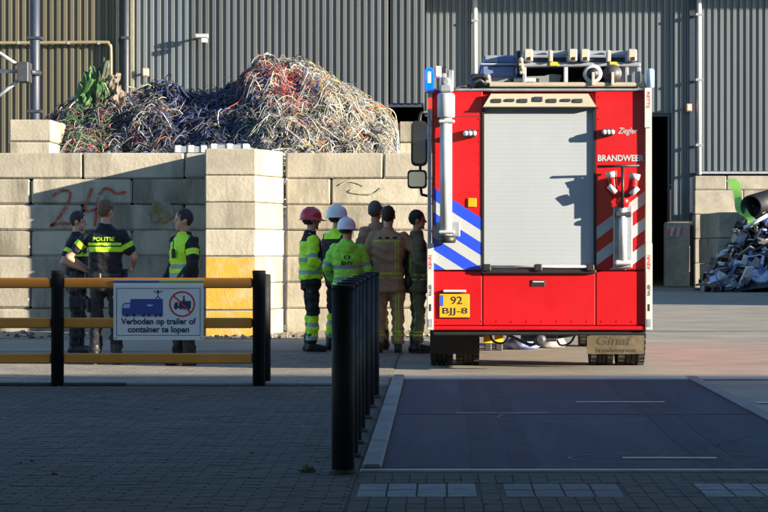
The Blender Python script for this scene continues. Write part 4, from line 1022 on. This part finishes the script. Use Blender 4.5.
    def part(p):
        best, who = 1e9, 'torso'
        for s in 'lr':
            for i, (a, c_, r_) in enumerate(((sh[s], A_[s][0], ra), (A_[s][0], A_[s][1], rb))):
                tt, d_ = seg_t(p, a, c_); d_ -= r_
                if d_ < best: best, who, tb = d_, s+str(i), tt
        td = (math.hypot(p.x/(.20*g_), p.y/(.14*g_))-1)*.16
        if p.z < 1.52 and td < best-.004 or (best > .05): return 'torso', 0.
        return who, tb
    for co in t.get('cuts', ()): cut(bm, Vector((0, 0, co)), Vector((0, 0, 1)), lambda p: part(p)[0] == 'torso')
    for xx in t.get('xcuts', ()): cut(bm, Vector((xx, 0, 0)), Vector((1, 0, 0)), lambda p: part(p)[0] == 'torso')
    for s in 'lr':
        for seg, ts in ((0, t.get('acuts0', ())), (1, t.get('acuts1', ()))):
            a, c_ = (sh[s], A_[s][0]) if seg == 0 else A_[s]
            for tt in ts: cut(bm, a.lerp(c_, tt), (c_-a).normalized(), lambda p: part(p)[0] == s+str(seg))
    for f in bm.faces:
        c_ = f.calc_center_median(); w_, tt = part(c_); f.material_index = t['cls'](c_, f.normal, w_, tt); f.smooth = True
    sc(bm)
    bv = BVHTree.FromBMesh(bm)
    me = bpy.data.meshes.new('jacket'); bm.to_mesh(me); bm.free()
    for m in t['mats']: me.materials.append(m)
    jk = bpy.data.objects.new(t.get('name', 'jacket'), me); C.objects.link(jk); jk.parent = root
    for (body_, zc, wd, ht, m) in t.get('texts', ()):
        v, f = text_mesh(body_, wd, ht, .02); q = MB(); vs = []
        for x, _, z in v:
            o = Vector((x, -1, z+zc*k)); hit = bv.ray_cast(o, Vector((0, 1, 0)))
            vs.append((x, (hit[0].y if hit[0] else -.15)-.012, z+zc*k))
        q.add([(-x, y, z) if t.get('flip') else (x, y, z) for x, y, z in vs], f); q.build('back_lettering', m, jk, org=(0, 0, 0))
    # --- hair or helmet
    if hair:
        b = MB(); b.ell((0, -.006, 1.712), (.0815, .0995, .1045)); bm = fuse(b, .0085, 1)
        hc = Vector((0, .0, 1.69))
        for v in bm.verts:
            p = v.co; v.co = p+(p-hc).normalized()*noise.noise(p*45)*.006
            line = 1.652+.5*max(0, p.y+.01)+(.35*max(0, p.y-.045))
            if p.y < -.03: line = 1.625
            line += .016*noise.noise(p*30+Vector((px, 0, 0)))
            if p.z < line: v.co = hc+(p-hc)*.82
        bmesh.ops.transform(bm, matrix=Matrix.Translation(HO) @ HR.to_4x4() @ Matrix.Scale(1.05, 4) @ Matrix.Translation(-HO), verts=bm.verts); sc(bm)
        finish(bm, 'hair', [hair], root, lambda c_, n_: 0)
    if helmet:
        b = MB(); prof = [(.128, 1.70), (.127, 1.735), (.118, 1.775), (.095, 1.81), (.06, 1.832), (.02, 1.84)]
        vs = []; seg = 28
        for r_, z in prof:
            for i in range(seg):
                th = 2*math.pi*i/seg; rr = r_*(1+.02*math.cos(6*th)*(z > 1.74)); vs.append((rr*.88*math.cos(th), rr*1.06*math.sin(th)-.002, z))
        fs = [(i*seg+j, i*seg+(j+1) % seg, (i+1)*seg+(j+1) % seg, (i+1)*seg+j) for i in range(len(prof)-1) for j in range(seg)]+[tuple((len(prof)-1)*seg+j for j in range(seg))]
        br = []
        for i in range(seg):
            th = 2*math.pi*i/seg; ex = .016+.045*max(0, math.sin(th))**2
            br.append(((.128*.88+ex*.7)*math.cos(th), (.128*1.06+ex)*math.sin(th)-.002, 1.692-.012*max(0, math.sin(th))))
        o = len(vs); vs += br; fs += [(j, o+j, o+(j+1) % seg, (j+1) % seg) for j in range(seg)]
        vs += [(x, y_, z-.006) for x, y_, z in br]; fs += [(o+j, o+seg+j, o+seg+(j+1) % seg, o+(j+1) % seg) for j in range(seg)]
        o2 = o+seg; vs += [(x*.86, y_*.86, z+.0) for x, y_, z in vs[:seg]]; o3 = len(vs)-seg
        fs += [(o2+j, o3+j, o3+(j+1) % seg, o2+(j+1) % seg) for j in range(seg)]
        b.add(vs, fs, 0, True)
        b.tube([(0, -.10, 1.80), (0, -.04, 1.836), (0, .03, 1.838), (0, .10, 1.80)], .014, 8)
        b.v = [tuple(Vector(hd(p))*k) for p in b.v]; hm = b.build('helmet', helmet, root, org=(0, 0, 0))
        b = MB(); b.tube([(math.cos(a)*.086, math.sin(a)*.10-.002, 1.672-.012*math.cos(a)**2) for a in np.linspace(math.pi, 2*math.pi, 10)], .010, 6)
        for s in (-1, 1): b.tube([(s*.083, .02, 1.70), (s*.07, .055, 1.60), (s*.02, .08, 1.575)], .005, 6)
        b.v = [tuple(Vector(hd(p))*k) for p in b.v]; b.build('harness', M_blk, hm, org=(0, 0, 0))
        if hair is None:
            b = MB(); b.ell((0, -.012, 1.68), (.080, .092, .07)); bm = fuse(b, .010, 1)
            hc = Vector((0, .0, 1.69))
            for v in bm.verts:
                if v.co.y > .01 or v.co.z < 1.63: v.co = hc+(v.co-hc)*.8
            bmesh.ops.transform(bm, matrix=Matrix.Translation(HO) @ HR.to_4x4() @ Matrix.Scale(1.05, 4) @ Matrix.Translation(-HO), verts=bm.verts); sc(bm)
            finish(bm, 'hair', [HAIRD], root, lambda c_, n_: 0)
    def gear(name, m, fn, mi=None):
        b = MB(); fn(b); b.v = [tuple(Vector(p)*k) for p in b.v]; return b.build(name, m, root, org=(0, 0, 0))
    if extras: extras(gear)
    return root

def belt(b, z, rx=.185, ry=.142, t=.022):
    loft(b, [(z-t, rx, ry, 0, 0), (z+t, rx, ry, 0, 0)], 24)
def police_gear(gear):
    gear('belt', M_blk, lambda b: belt(b, .985, .19, .148, .026))
    gear('holster', M_blk, lambda b: (b.box(.185, .235, -.05, .04, .78, 1.0, bev=.015), b.box(.19, .24, -.02, .06, .97, 1.06, bev=.01)))
    gear('pouch', M_blk, lambda b: (b.box(-.235, -.18, -.03, .05, .90, 1.02, bev=.012), b.box(-.10, -.02, -.185, -.14, .93, 1.02, bev=.012)))
    [gear('thigh_pocket', POLT, lambda b: b.box(xq, xq+.05, -.05, .10, .58, .74, bev=.02)) for xq in (.165, -.215)]
    gear('radio', M_blk, lambda b: (b.box(.09, .14, .12, .16, 1.28, 1.40, bev=.01), b.tube([(.11, .14, 1.40), (.13, .13, 1.50)], .006, 6)))
def pol_cls(c_, n_, w_, tt):
    if w_ == 'torso': return 1 if (1.245 < c_.z < 1.30 or 1.315 < c_.z < 1.345) else 0
    if w_[1] == '0': return 1 if (.36 < tt < .55 or .62 < tt < .72) else 0
    return 0
POLTOP = dict(name='shirt', mats=[POL, HIV], hem=.93, girth=1.0, short=True, sleeve=(.074, .06), cuts=(1.245, 1.30, 1.315, 1.345), acuts0=(.36, .55), cls=lambda c_, n_, w_, tt: (1 if (1.245 < c_.z < 1.30 or 1.315 < c_.z < 1.345) else 0) if w_ == 'torso' else (1 if (w_[1] == '0' and .36 < tt < .55) else 0), fold=.012)
PT = dict(mats=[POLT])
# officer at the left, turned to the right
person('dark-haired police officer on the left, turned right with hands at the belt', 77, 354, R(-98), 1.78,
       {'l': ((-.27, -.10, 1.17), (-.13, .16, 1.06)), 'r': ((.27, -.10, 1.17), (.12, .17, 1.06))}, head_yaw=R(8), head_tilt=R(-6), hair=HAIRD,
       top=dict(POLTOP, texts=()), trousers=PT, extras=police_gear)
# officer in the middle, back to the camera
person('tall police officer in the middle seen from behind, hand on hip', 106, 365.5, R(-4), 1.87,
       {'l': ((-.40, -.05, 1.19), (-.20, .12, 1.02)), 'r': ((.31, .02, 1.18), (.26, .22, 1.10))}, head_yaw=R(-28), hair=HAIRB,
       top=dict(POLTOP, texts=(('POLITIE', 1.385, .25, .045, HIV),)), trousers=PT, extras=police_gear)
# officer at the right of the sign, vest under an open jacket
def vest_gear(gear):
    gear('belt', M_blk, lambda b: belt(b, .95, .205, .158, .026))
    gear('radio', M_blk, lambda b: (b.box(-.06, -.01, .155, .19, 1.25, 1.36, bev=.01), b.tube([(-.03, .17, 1.36), (-.02, .16, 1.46)], .006, 6)))
person('police officer in lime vest and black jacket looking left, near the yellow pier', 184, 366.5, R(130), 1.76,
       {'l': ((-.26, .06, 1.16), (-.17, .20, 1.0)), 'r': ((.26, -.04, 1.16), (.22, .12, .98))}, head_yaw=R(-30), hair=HAIRD,
       top=dict(mats=[POL, HIV, SILV], hem=.86, girth=1.06, sleeve=(.08, .066), cuts=(1.02, 1.08, 1.13, 1.18, 1.24, 1.28, 1.31), xcuts=(-.16, .13), acuts0=(.30, .55),
                cls=lambda c_, n_, w_, tt: (0 if not (n_.y > .15 and -.16 < c_.x < .13 and c_.z > .97) else (2 if (1.02 < c_.z < 1.08 or 1.13 < c_.z < 1.18) else 1)) if w_ == 'torso' else (1 if (w_[1] == '0' and .30 < tt < .55) else 0)),
       trousers=PT, extras=vest_gear)
# worker with red helmet
def hv_cls(tape=(1.0, 1.05), tape2=(1.16, 1.21), dark=None):
    def f(c_, n_, w_, tt):
        if w_ == 'torso':
            if dark and dark(c_, n_): return 2
            return 1 if (tape[0] < c_.z < tape[1] or tape2[0] < c_.z < tape2[1]) else 0
        if w_[1] == '1': return 1 if .30 < tt < .48 else (2 if tt > .97 else 0)
        if w_[1] == '0': return 1 if .66 < tt < .84 else 0
        return 0
    return f
HVT = dict(mats=[HIV, SILV, BLKC], hem=.93, girth=1.05, sleeve=(.082, .068), cuts=(1.0, 1.05, 1.16, 1.21, 1.42), xcuts=(.07,), acuts0=(.66, .84), acuts1=(.30, .48), fold=.016)
HVTR = dict(mats=[BLKC, HIV, SILV], cuts=(.16, .21, .33, .38, .47), cls=lambda c_, n_: 2 if (.16 < c_.z < .21 or .33 < c_.z < .38) else (1 if .16 < c_.z < .47 else 0))
person('worker in red helmet and lime jacket standing at the left of the group', 311, 352.5, R(-78), 1.80,
       {'l': ((-.25, .0, 1.17), (-.15, .24, 1.08)), 'r': ((.25, -.02, 1.16), (.14, .22, 1.05))}, head_yaw=R(4), helmet=RHEL,
       top=dict(HVT, cls=hv_cls(dark=lambda c_, n_: c_.z > 1.42 or (n_.y > .1 and c_.x > .03 and c_.z > 1.21))), trousers=HVTR)
person('worker in white helmet and black jacket behind the lime-jacketed one', 337, 350.5, R(-50), 1.84,
       {'l': ((-.26, -.02, 1.17), (-.22, .16, .98)), 'r': ((.26, -.02, 1.17), (.2, .2, 1.05))}, head_yaw=R(-8), helmet=WHEL,
       top=dict(HVT, mats=[BLKC, SILV, HIV], cls=lambda c_, n_, w_, tt: (2 if (c_.z > 1.42 or 1.10 < c_.z < 1.16) else 0) if w_ == 'torso' else 0, cuts=(1.42, 1.10, 1.16), xcuts=(), acuts0=(), acuts1=()), trousers=HVTR)
person('short worker in white helmet and hooded lime jacket lettered on the back', 347, 354.5, R(2), 1.67,
       {'l': ((-.28, .02, 1.16), (-.22, .22, 1.02)), 'r': ((.28, .02, 1.16), (.2, .24, 1.05))}, head_yaw=R(-35), helmet=WHEL,
       top=dict(HVT, hood=True, hem=.80, mats=[HIVG, SILV, BLKC], texts=(('BHV', 1.235, .15, .055, BLKC), ('O', 1.315, .085, .05, BLKC)), cls=hv_cls(dark=None), cuts=(1.0, 1.05, 1.42), xcuts=()), trousers=HVTR)
# firefighters
def fire_cls(c_, n_, w_, tt):
    if w_ == 'torso':
        if .97 < c_.z < 1.005 or .93 < c_.z < .945 or 1.375 < c_.z < 1.395: return 1
        if (.085 < c_.x < .10 or .12 < c_.x < .135) and 1.0 < c_.z < 1.38: return 1
        if 1.41 < c_.z < 1.435 and abs(c_.x) < .15 and (int((c_.x+.3)*22) % 2 == 0): return 2
        return 0
    if w_[1] == '1' and .74 < tt < .86: return 1
    return 0
FT = dict(mats=[TAN, LIME, BLKC], hem=.76, girth=1.10, sleeve=(.086, .072), cuts=(.97, 1.005, .93, .945, 1.375, 1.395, 1.41, 1.435), xcuts=(.085, .10, .12, .135), acuts1=(.74, .86), fold=.018, cls=fire_cls)
FTR = dict(mats=[TAN, LIME], cuts=(.22, .245, .265, .28), xcuts=(.085, .10, .12, .135), cls=lambda c_, n_: 1 if (.22 < c_.z < .245 or .265 < c_.z < .28 or ((.085 < c_.x < .10 or .12 < c_.x < .135) and c_.z < .8 and n_.y < -.2)) else 0)
person('firefighter with short grey hair behind the foremost firefighter, facing left', 376, 350, R(40), 1.93,
       {'l': ((-.27, .0, 1.17), (-.2, .2, 1.05)), 'r': ((.27, .0, 1.17), (.2, .2, 1.05))}, head_yaw=R(-62), hair=HAIRG,
       top=dict(FT, mats=[TAN, LIME, BLKC]), trousers=FTR)
person('foremost firefighter in tan coat seen from behind with hand on hip', 388.5, 353.5, R(-2), 1.85,
       {'l': ((-.29, .02, 1.16), (-.22, .2, 1.02)), 'r': ((.41, -.05, 1.20), (.21, .10, 1.02))}, head_yaw=R(-10), hair=HAIRD,
       top=FT, trousers=FTR, bulk=1.12, boot_h=.22,
       extras=lambda gear: gear('glove_pouch', M_blk, lambda b: (b.ell((.25, .0, .88), (.06, .06, .10)), b.ell((.27, .04, .80), (.04, .035, .07)))))
FT2 = dict(FT, mats=[OLV, LIME, BLKC]); FTR2 = dict(FTR, mats=[OLV, LIME])
def tank(gear):
    gear('air_cylinder', M_blk, lambda b: (b.lathe([(.03, .98), (.075, 1.0), (.085, 1.06), (.085, 1.40), (.06, 1.47), (.02, 1.50)], (0, -.235, 0), 'z', 18)))
    gear('harness', M_blk, lambda b: (b.box(-.13, .13, -.165, -.14, 1.0, 1.45, bev=.01), b.box(-.1, .1, -.32, -.31, 1.18, 1.23), b.box(-.11, -.10, -.32, -.15, 1.18, 1.23), b.box(.10, .11, -.32, -.15, 1.18, 1.23)))
person('firefighter with black air cylinder half hidden by the left side of the fire engine', 422, 353, R(-80), 1.80,
       {'l': ((-.25, .0, 1.17), (-.2, .16, 1.0)), 'r': ((.25, .0, 1.17), (.2, .16, 1.0))}, hair=HAIRD, X=-.255, Y=33.0,
       top=dict(FT2, girth=1.0), trousers=FTR2, extras=tank)

# ------------------------------------------------------------------ cable heap behind the wall
CM = [mat('cable_core', (.030, .030, .042), .8, var=.5, scale=6), mat('cable_white', (.34, .335, .31), .7, var=.55, scale=3), mat('cable_cream', (.32, .28, .18), .7, var=.55, scale=3),
      mat('cable_red', (.36, .055, .04), .7, var=.5, scale=3), mat('cable_blue', (.022, .032, .095), .6, var=.2), mat('cable_black', (.016, .016, .022), .6, var=.2),
      mat('cable_green', (.04, .13, .035), .6, var=.2), mat('cable_grey', (.15, .15, .155), .7, var=.6, scale=3), mat('cable_orange', (.60, .15, .02), .6, var=.2), mat('cable_yellow', (.40, .29, .04), .6, var=.2)]
YH = 50.
sil = [(30, 150), (45, 128), (60, 116), (80, 106), (100, 104), (115, 102), (130, 97), (150, 91), (168, 87), (180, 92), (190, 97), (205, 98), (220, 91), (235, 86), (247, 76), (258, 68), (270, 64), (283, 62), (296, 66), (310, 70), (325, 79), (340, 84), (352, 90), (365, 100), (380, 110), (392, 119), (398, 128), (401, 175)]
sx_ = np.array([AX(a, YH) for a, _ in sil]); sz_ = np.array([AZ(c_, YH) for _, c_ in sil])
def heap_h(x, y):
    top = float(np.interp(x, sx_, sz_, 0.0, 0.0)); d = y-YH
    f = 1-(max(0, -d)/5.2)**1.35 if d < 0 else 1-(d/5.)**1.6
    lump = .28*noise.noise((x*1.3, y*1.1, 3.3))+.16*noise.noise((x*3.1, y*2.7, 9.))
    return max(0., top*max(0, f)+lump*min(1, max(0, f)*1.5)*(.5 if abs(d) < .6 else 1)-.12)
b = MB(); nx, ny = 130, 56
vs = []
for j in range(ny+1):
    for i in range(nx+1):
        x = -8.3+8.3*i/nx; y = 44.9+10*j/ny; vs.append((x, y, heap_h(x, y)))
b.add(vs, [(j*(nx+1)+i, j*(nx+1)+i+1, (j+1)*(nx+1)+i+1, (j+1)*(nx+1)+i) for j in range(ny) for i in range(nx)], 0, True)
def pick(x, z):
    pxx = 437+x*F/YH; r = random.random()
    if pxx < 95: w_ = [(6, .40), (5, .25), (3, .12), (1, .13), (7, .10)]
    elif pxx < 115: w_ = [(5, .3), (6, .2), (3, .22), (1, .12), (7, .16)]
    elif pxx < 165: w_ = [(1, .20), (2, .10), (7, .22), (5, .30), (4, .14), (3, .04)]
    elif pxx < 248: w_ = [(4, .42), (5, .42), (7, .10), (1, .03), (2, .02), (8, .01)]  # pale strands thinned out: shade on this stretch put into the colour mix
    elif 252 < pxx < 303 and 4.55-(pxx-252)*.022 < z < 4.85-(pxx-252)*.008: w_ = [(3, .72), (1, .12), (7, .08), (4, .08)]
    elif pxx < 300: w_ = [(1, .33), (7, .25), (2, .16), (5, .16), (6, .05), (4, .05)]
    else: w_ = [(1, .42), (2, .19), (9, .05), (7, .22), (4, .04), (5, .06), (8, .02)]
    a = 0
    for i, p in w_:
        a += p
        if r < a: return i
    return w_[0][0]
NS = 17500
for _ in range(NS):
    x = random.uniform(-8., -.1); y = random.uniform(45.6, 50.9)
    h0 = heap_h(x, y)
    if h0 < 2.2: continue
    ci = pick(x, h0); th = random.uniform(0, 6.28); n = random.randint(6, 13); st = random.uniform(.05, .15); kap = random.gauss(0, .3)
    rad = random.choice((.0028, .003, .004, .005, .006, .011)) if ci not in (4, 5) else random.choice((.003, .004, .006, .010, .022))
    lift = abs(random.gauss(0, .08)); ph = random.uniform(0, 6.3); wob = random.uniform(.02, .16); P_ = []
    for i in range(n):
        z = heap_h(x, y)+lift+wob*math.sin(ph+i*.8)
        P_.append((x, y, max(z, .05))); x += math.cos(th)*st; y += math.sin(th)*st*.7; th += kap+random.gauss(0, .18)
        if not (-8.2 < x < -.1 and 45 < y < 52): break
    if len(P_) > 2: b.tube(P_, rad, 4, ci, caps=False)
for _ in range(30):       # loops standing out of the right slope and crest
    x = random.choice((random.uniform(-3.9, -.7), random.uniform(-5.8, -5.), random.uniform(-2.6, -.6))); y = random.uniform(49, 50.3); z0 = heap_h(x, y); r = random.uniform(.08, .28); tl = random.uniform(-.8, .8); n = 14
    P_ = [(x+r*math.cos(a)*math.cos(tl), y+r*math.cos(a)*math.sin(tl), z0+r*.3+r*math.sin(a)*random.uniform(.75, .85)) for a in np.linspace(-.6, random.uniform(3.2, 5), n)]
    b.tube(smooth_path(P_, 2), random.choice((.008, .010, .014)), 5, random.choice((1, 1, 1, 2, 7)), caps=False)
for k in range(1):         # an orange loop at the right
    x, y = AX(379, YH), 49.6; z0 = AZ(113, YH); r = .16
    b.tube([(x+r*1.5*math.cos(a), y+.1*math.sin(a), z0+.1*k+r*.7*math.sin(a)) for a in np.linspace(-.5, 3.9, 14)], .012, 5, 8, caps=False)
heap = b.build('cable_heap', CM, fix=False)
tag(heap, 'tangled heap of scrap cables in white, red, blue and green behind the block wall', 'cable heap', kind='stuff')
# green torn sack on the left crest
xg, zg = A(97, 100, 49.6); b = MB()
for k, (dx, dz, rx, rz_, tl, mi) in enumerate(((-.20, .05, .20, .55, .25, 0), (.06, .12, .13, .52, .1, 1), (.22, .02, .16, .50, -.45, 0), (.42, -.02, .14, .34, -.3, 2), (-.02, -.25, .4, .25, 0, 1), (.3, .28, .12, .2, .3, 2))):
    o = len(b.v); b.ell((0, 0, 0), (rx, .16, rz_), Matrix.Rotation(tl, 3, 'Y'), mi, 26, 20)
    for i in range(o, len(b.v)):
        q = Vector(b.v[i]); q = q*(1+.55*noise.noise(q*4.5+Vector((k*3, 0, 0)))+.5*noise.noise(q*11)+.4*noise.noise(q*23)); b.v[i] = (q.x+xg+dx, q.y+49.7, q.z+zg+dz)
b.sm = [False]*len(b.sm)
tag(b.build('green_sack', [mat('green_tarp', (.035, .105, .022), .6, var=.4, scale=6), mat('dark_green_tarp', (.03, .04, .02), .6, var=.3), mat('brown_wrap', (.13, .105, .075), .7, var=.3)]), 'torn green sack poking up at the left end of the cable heap', 'sack')
# white planks lying on the wall top
for (xa, xb, dz, lab) in ((173, 206, 0, 'left white metal plank lying on top of the block wall'), (209, 248, 0, 'right white metal plank lying on top of the pier')):
    pk = tag(empty('plank', (AX((xa+xb)/2, YW), YW+.3, 2.825)), lab, 'plank', 'white planks on the wall')
    zb = 2.802+(.025 if xa > 200 else 0); b = MB(); b.box(AX(xa, YW), AX(xb, YW), YW+.15, YW+.5, zb, zb+.10, bev=.008); b.build('board', M_galv, pk)
    for q in np.linspace(xa+1, xb-6, 3):
        b = MB(); b.box(AX(q, YW), AX(q+5.5, YW), YW+.135, YW+.515, zb-.0+.002, zb+.115, bev=.006); b.build('cleat', M_wht_metal, pk)

# ------------------------------------------------------------------ scrap pile on the right
YC = 80.
SM = [mat('scrap_white', (.55, .56, .56), .5, var=.2), mat('scrap_grey', (.20, .20, .21), .35, metal=.5, var=.3), mat('scrap_black', (.018, .018, .022), .3, var=.3), mat('scrap_blue', (.06, .10, .26), .5, var=.3), mat('scrap_brown', (.18, .11, .06), .7, var=.3), mat('scrap_pale_blue', (.30, .36, .50), .5, var=.3), mat('scrap_red', (.32, .04, .04), .6, var=.3)]
def scrap_h(x, y):
    x0 = AX(708, 78.); return max(0., min(2.35, (x-x0)*1.55, 2.35-(x-10.2)*1.0))*max(0, 1-(abs(y-78.4)/2.4)**1.5)+.1*noise.noise((x*2, y*2, 1))
b = MB()
nx = 40
vs = [(8+9*i/nx, 76.2+6*j/20, max(.0, scrap_h(8+9*i/nx, 76.2+6*j/20)-.12)) for j in range(21) for i in range(nx+1)]
b.add(vs, [(j*(nx+1)+i, j*(nx+1)+i+1, (j+1)*(nx+1)+i+1, (j+1)*(nx+1)+i) for j in range(20) for i in range(nx)], 2)
for _ in range(1300):
    x = random.uniform(8.1, 14); y = random.uniform(76.3, 79.4); z = scrap_h(x, y); mi = random.choices(range(7), (9, 20, 46, 6, 9, 7, 1))[0]
    rot = Matrix.Rotation(random.uniform(0, 6.3), 3, Vector((random.random()-.5, random.random()-.5, random.random()-.5)).normalized())
    if random.random() < .5:
        d = rot @ Vector((random.uniform(.2, .9), 0, 0)); b.tube([(x, y, z+.05), (x+d.x*.5, y+d.y*.5, z+.08+d.z*.4), (x+d.x, y+d.y, max(.02, z+d.z*.5))], random.uniform(.012, .04), 5, mi)
    else:
        s = (random.uniform(.05, .28)*random.choice((1, 1, 1.9)), random.uniform(.04, .2)*random.choice((1, 1.7)), random.uniform(.004, .05)); q = [rot @ Vector((a*s[0], c_*s[1], e*s[2])) for a in (-1, 1) for c_ in (-1, 1) for e in (-1, 1)]
        b.add([(p.x+x, p.y+y, max(.005, p.z+z+.05)) for p in q], [(0,1,3,2),(4,6,7,5),(0,4,5,1),(2,3,7,6),(0,2,6,4),(1,5,7,3)], mi)
tag(b.build('scrap_pile', SM, fix=False), 'mixed heap of plastic and metal scrap against the blocks at far right', 'scrap pile', kind='stuff')
def crumple(name, label, cat, px, py, Y, r, m, seed):
    x, z = A(px, py, Y); b = MB(); b.ell((0, 0, 0), r, u=16, v=10); o = b.build(name, m, org=(0, 0, 0)); o.location = (x, Y, z)
    for v in o.data.vertices:
        q = v.co.copy(); v.co = q*(1+.4*noise.noise(q*5+Vector((seed, 0, 0)))); v.co.z = max(v.co.z, -z+.004)
    for p in o.data.polygons: p.use_smooth = False
    return tag(o, label, cat)
crumple('plastic_bag', 'pale blue plastic bag at the foot of the scrap pile', 'bag', 719, 281, 77.0, (.32, .3, .2), mat('bag_blue', (.32, .40, .62), .4, var=.2), 1)
crumple('plastic_bag', 'grey-blue plastic bag low at the right edge of the scrap pile', 'bag', 757, 278, 76.6, (.45, .3, .28), mat('bag_grey', (.30, .36, .52), .4, var=.2), 5)
# fat black pipe and green strip on top
pp = tag(empty('black_pipe', (AX(758, 78.), 78., AZ(212, 78.))), 'wide black plastic pipe lying across the top of the scrap pile', 'pipe')
ax0 = Vector((AX(751, 77.6), 77.6, AZ(207, 77.6))); ax1 = Vector((AX(800, 79.5), 80., AZ(193, 79.5)))
b = MB(); d = (ax1-ax0).normalized(); u_ = d.cross(Vector((0, 0, 1))).normalized(); v_ = u_.cross(d); vs = []; n = 24
for (pt_, r_) in ((ax0, .36), (ax1, .36), (ax1, .31), (ax0, .31)):
    for i in range(n): a = 2*math.pi*i/n; vs.append(pt_+(u_*math.cos(a)+v_*math.sin(a))*r_)
b.add(vs, [((j*n)+i, j*n+(i+1) % n, ((j+1) % 4)*n+(i+1) % n, ((j+1) % 4)*n+i) for j in range(4) for i in range(n)], 0, True); b.build('shell', M_blk, pp)
gs = smooth_path([(AX(731, 78.5), 78.5, AZ(180, 78.5)), (AX(736, 78.3), 78.3, AZ(188, 78.3)), (AX(739, 78.1), 78.1, AZ(205, 78.1)), (AX(744, 77.8), 77.8, AZ(214, 77.8)), (AX(751, 77.5), 77.5, AZ(220, 77.5)), (AX(754, 77.4), 77.4, AZ(226, 77.4))], 6)
b = MB(); vs = []
for i, p in enumerate(gs):
    wd = .13+.03*math.sin(i*.5); vs += [(p[0]-wd, p[1]+.03, p[2]), (p[0]+wd, p[1]-.03, p[2]+.05), (p[0]+wd, p[1]-.0, p[2]+.05), (p[0]-wd, p[1]+.06, p[2])]
b.add(vs, [(4*i+j, 4*i+(j+1) % 4, 4*i+4+(j+1) % 4, 4*i+4+j) for i in range(len(gs)-1) for j in range(4)]+[(0, 1, 2, 3), tuple(len(vs)-4+j for j in range(4))][:2])
tag(b.build('green_strip', mat('lime_plastic', (.22, .50, .08), .45, var=.15)), 'bent lime green plastic strip standing up against the pipe', 'strip')
for (p0, p1, lab) in (((744, 228), (768, 215), 'upper pale pipe sticking out of the scrap under the black pipe'), ((700, 285), (740, 279), 'long pale bar lying at the left foot of the scrap pile')):
    b = MB(); b.tube([(AX(p0[0], 76.9), 76.9, max(.06, AZ(p0[1], 76.9))), (AX(p1[0], 76.7), 76.7, max(.07, AZ(p1[1], 76.7)))], .055, 10); tag(b.build('scrap_bar', SM[0]), lab, 'bar')
b = MB(); x0, x1 = AX(702, 77.6), AX(726, 77.6)
b.box(x0, x1, 77.6, 77.7, .24, .32, bev=.01); b.box(x0, x0+.08, 77.6, 77.7, 0, .24, bev=.01); b.box(x1-.08, x1, 77.6, 77.7, 0, .24, bev=.01)
tag(b.build('metal_frame', SM[5]), 'low pale metal frame standing left of the scrap bags', 'frame')
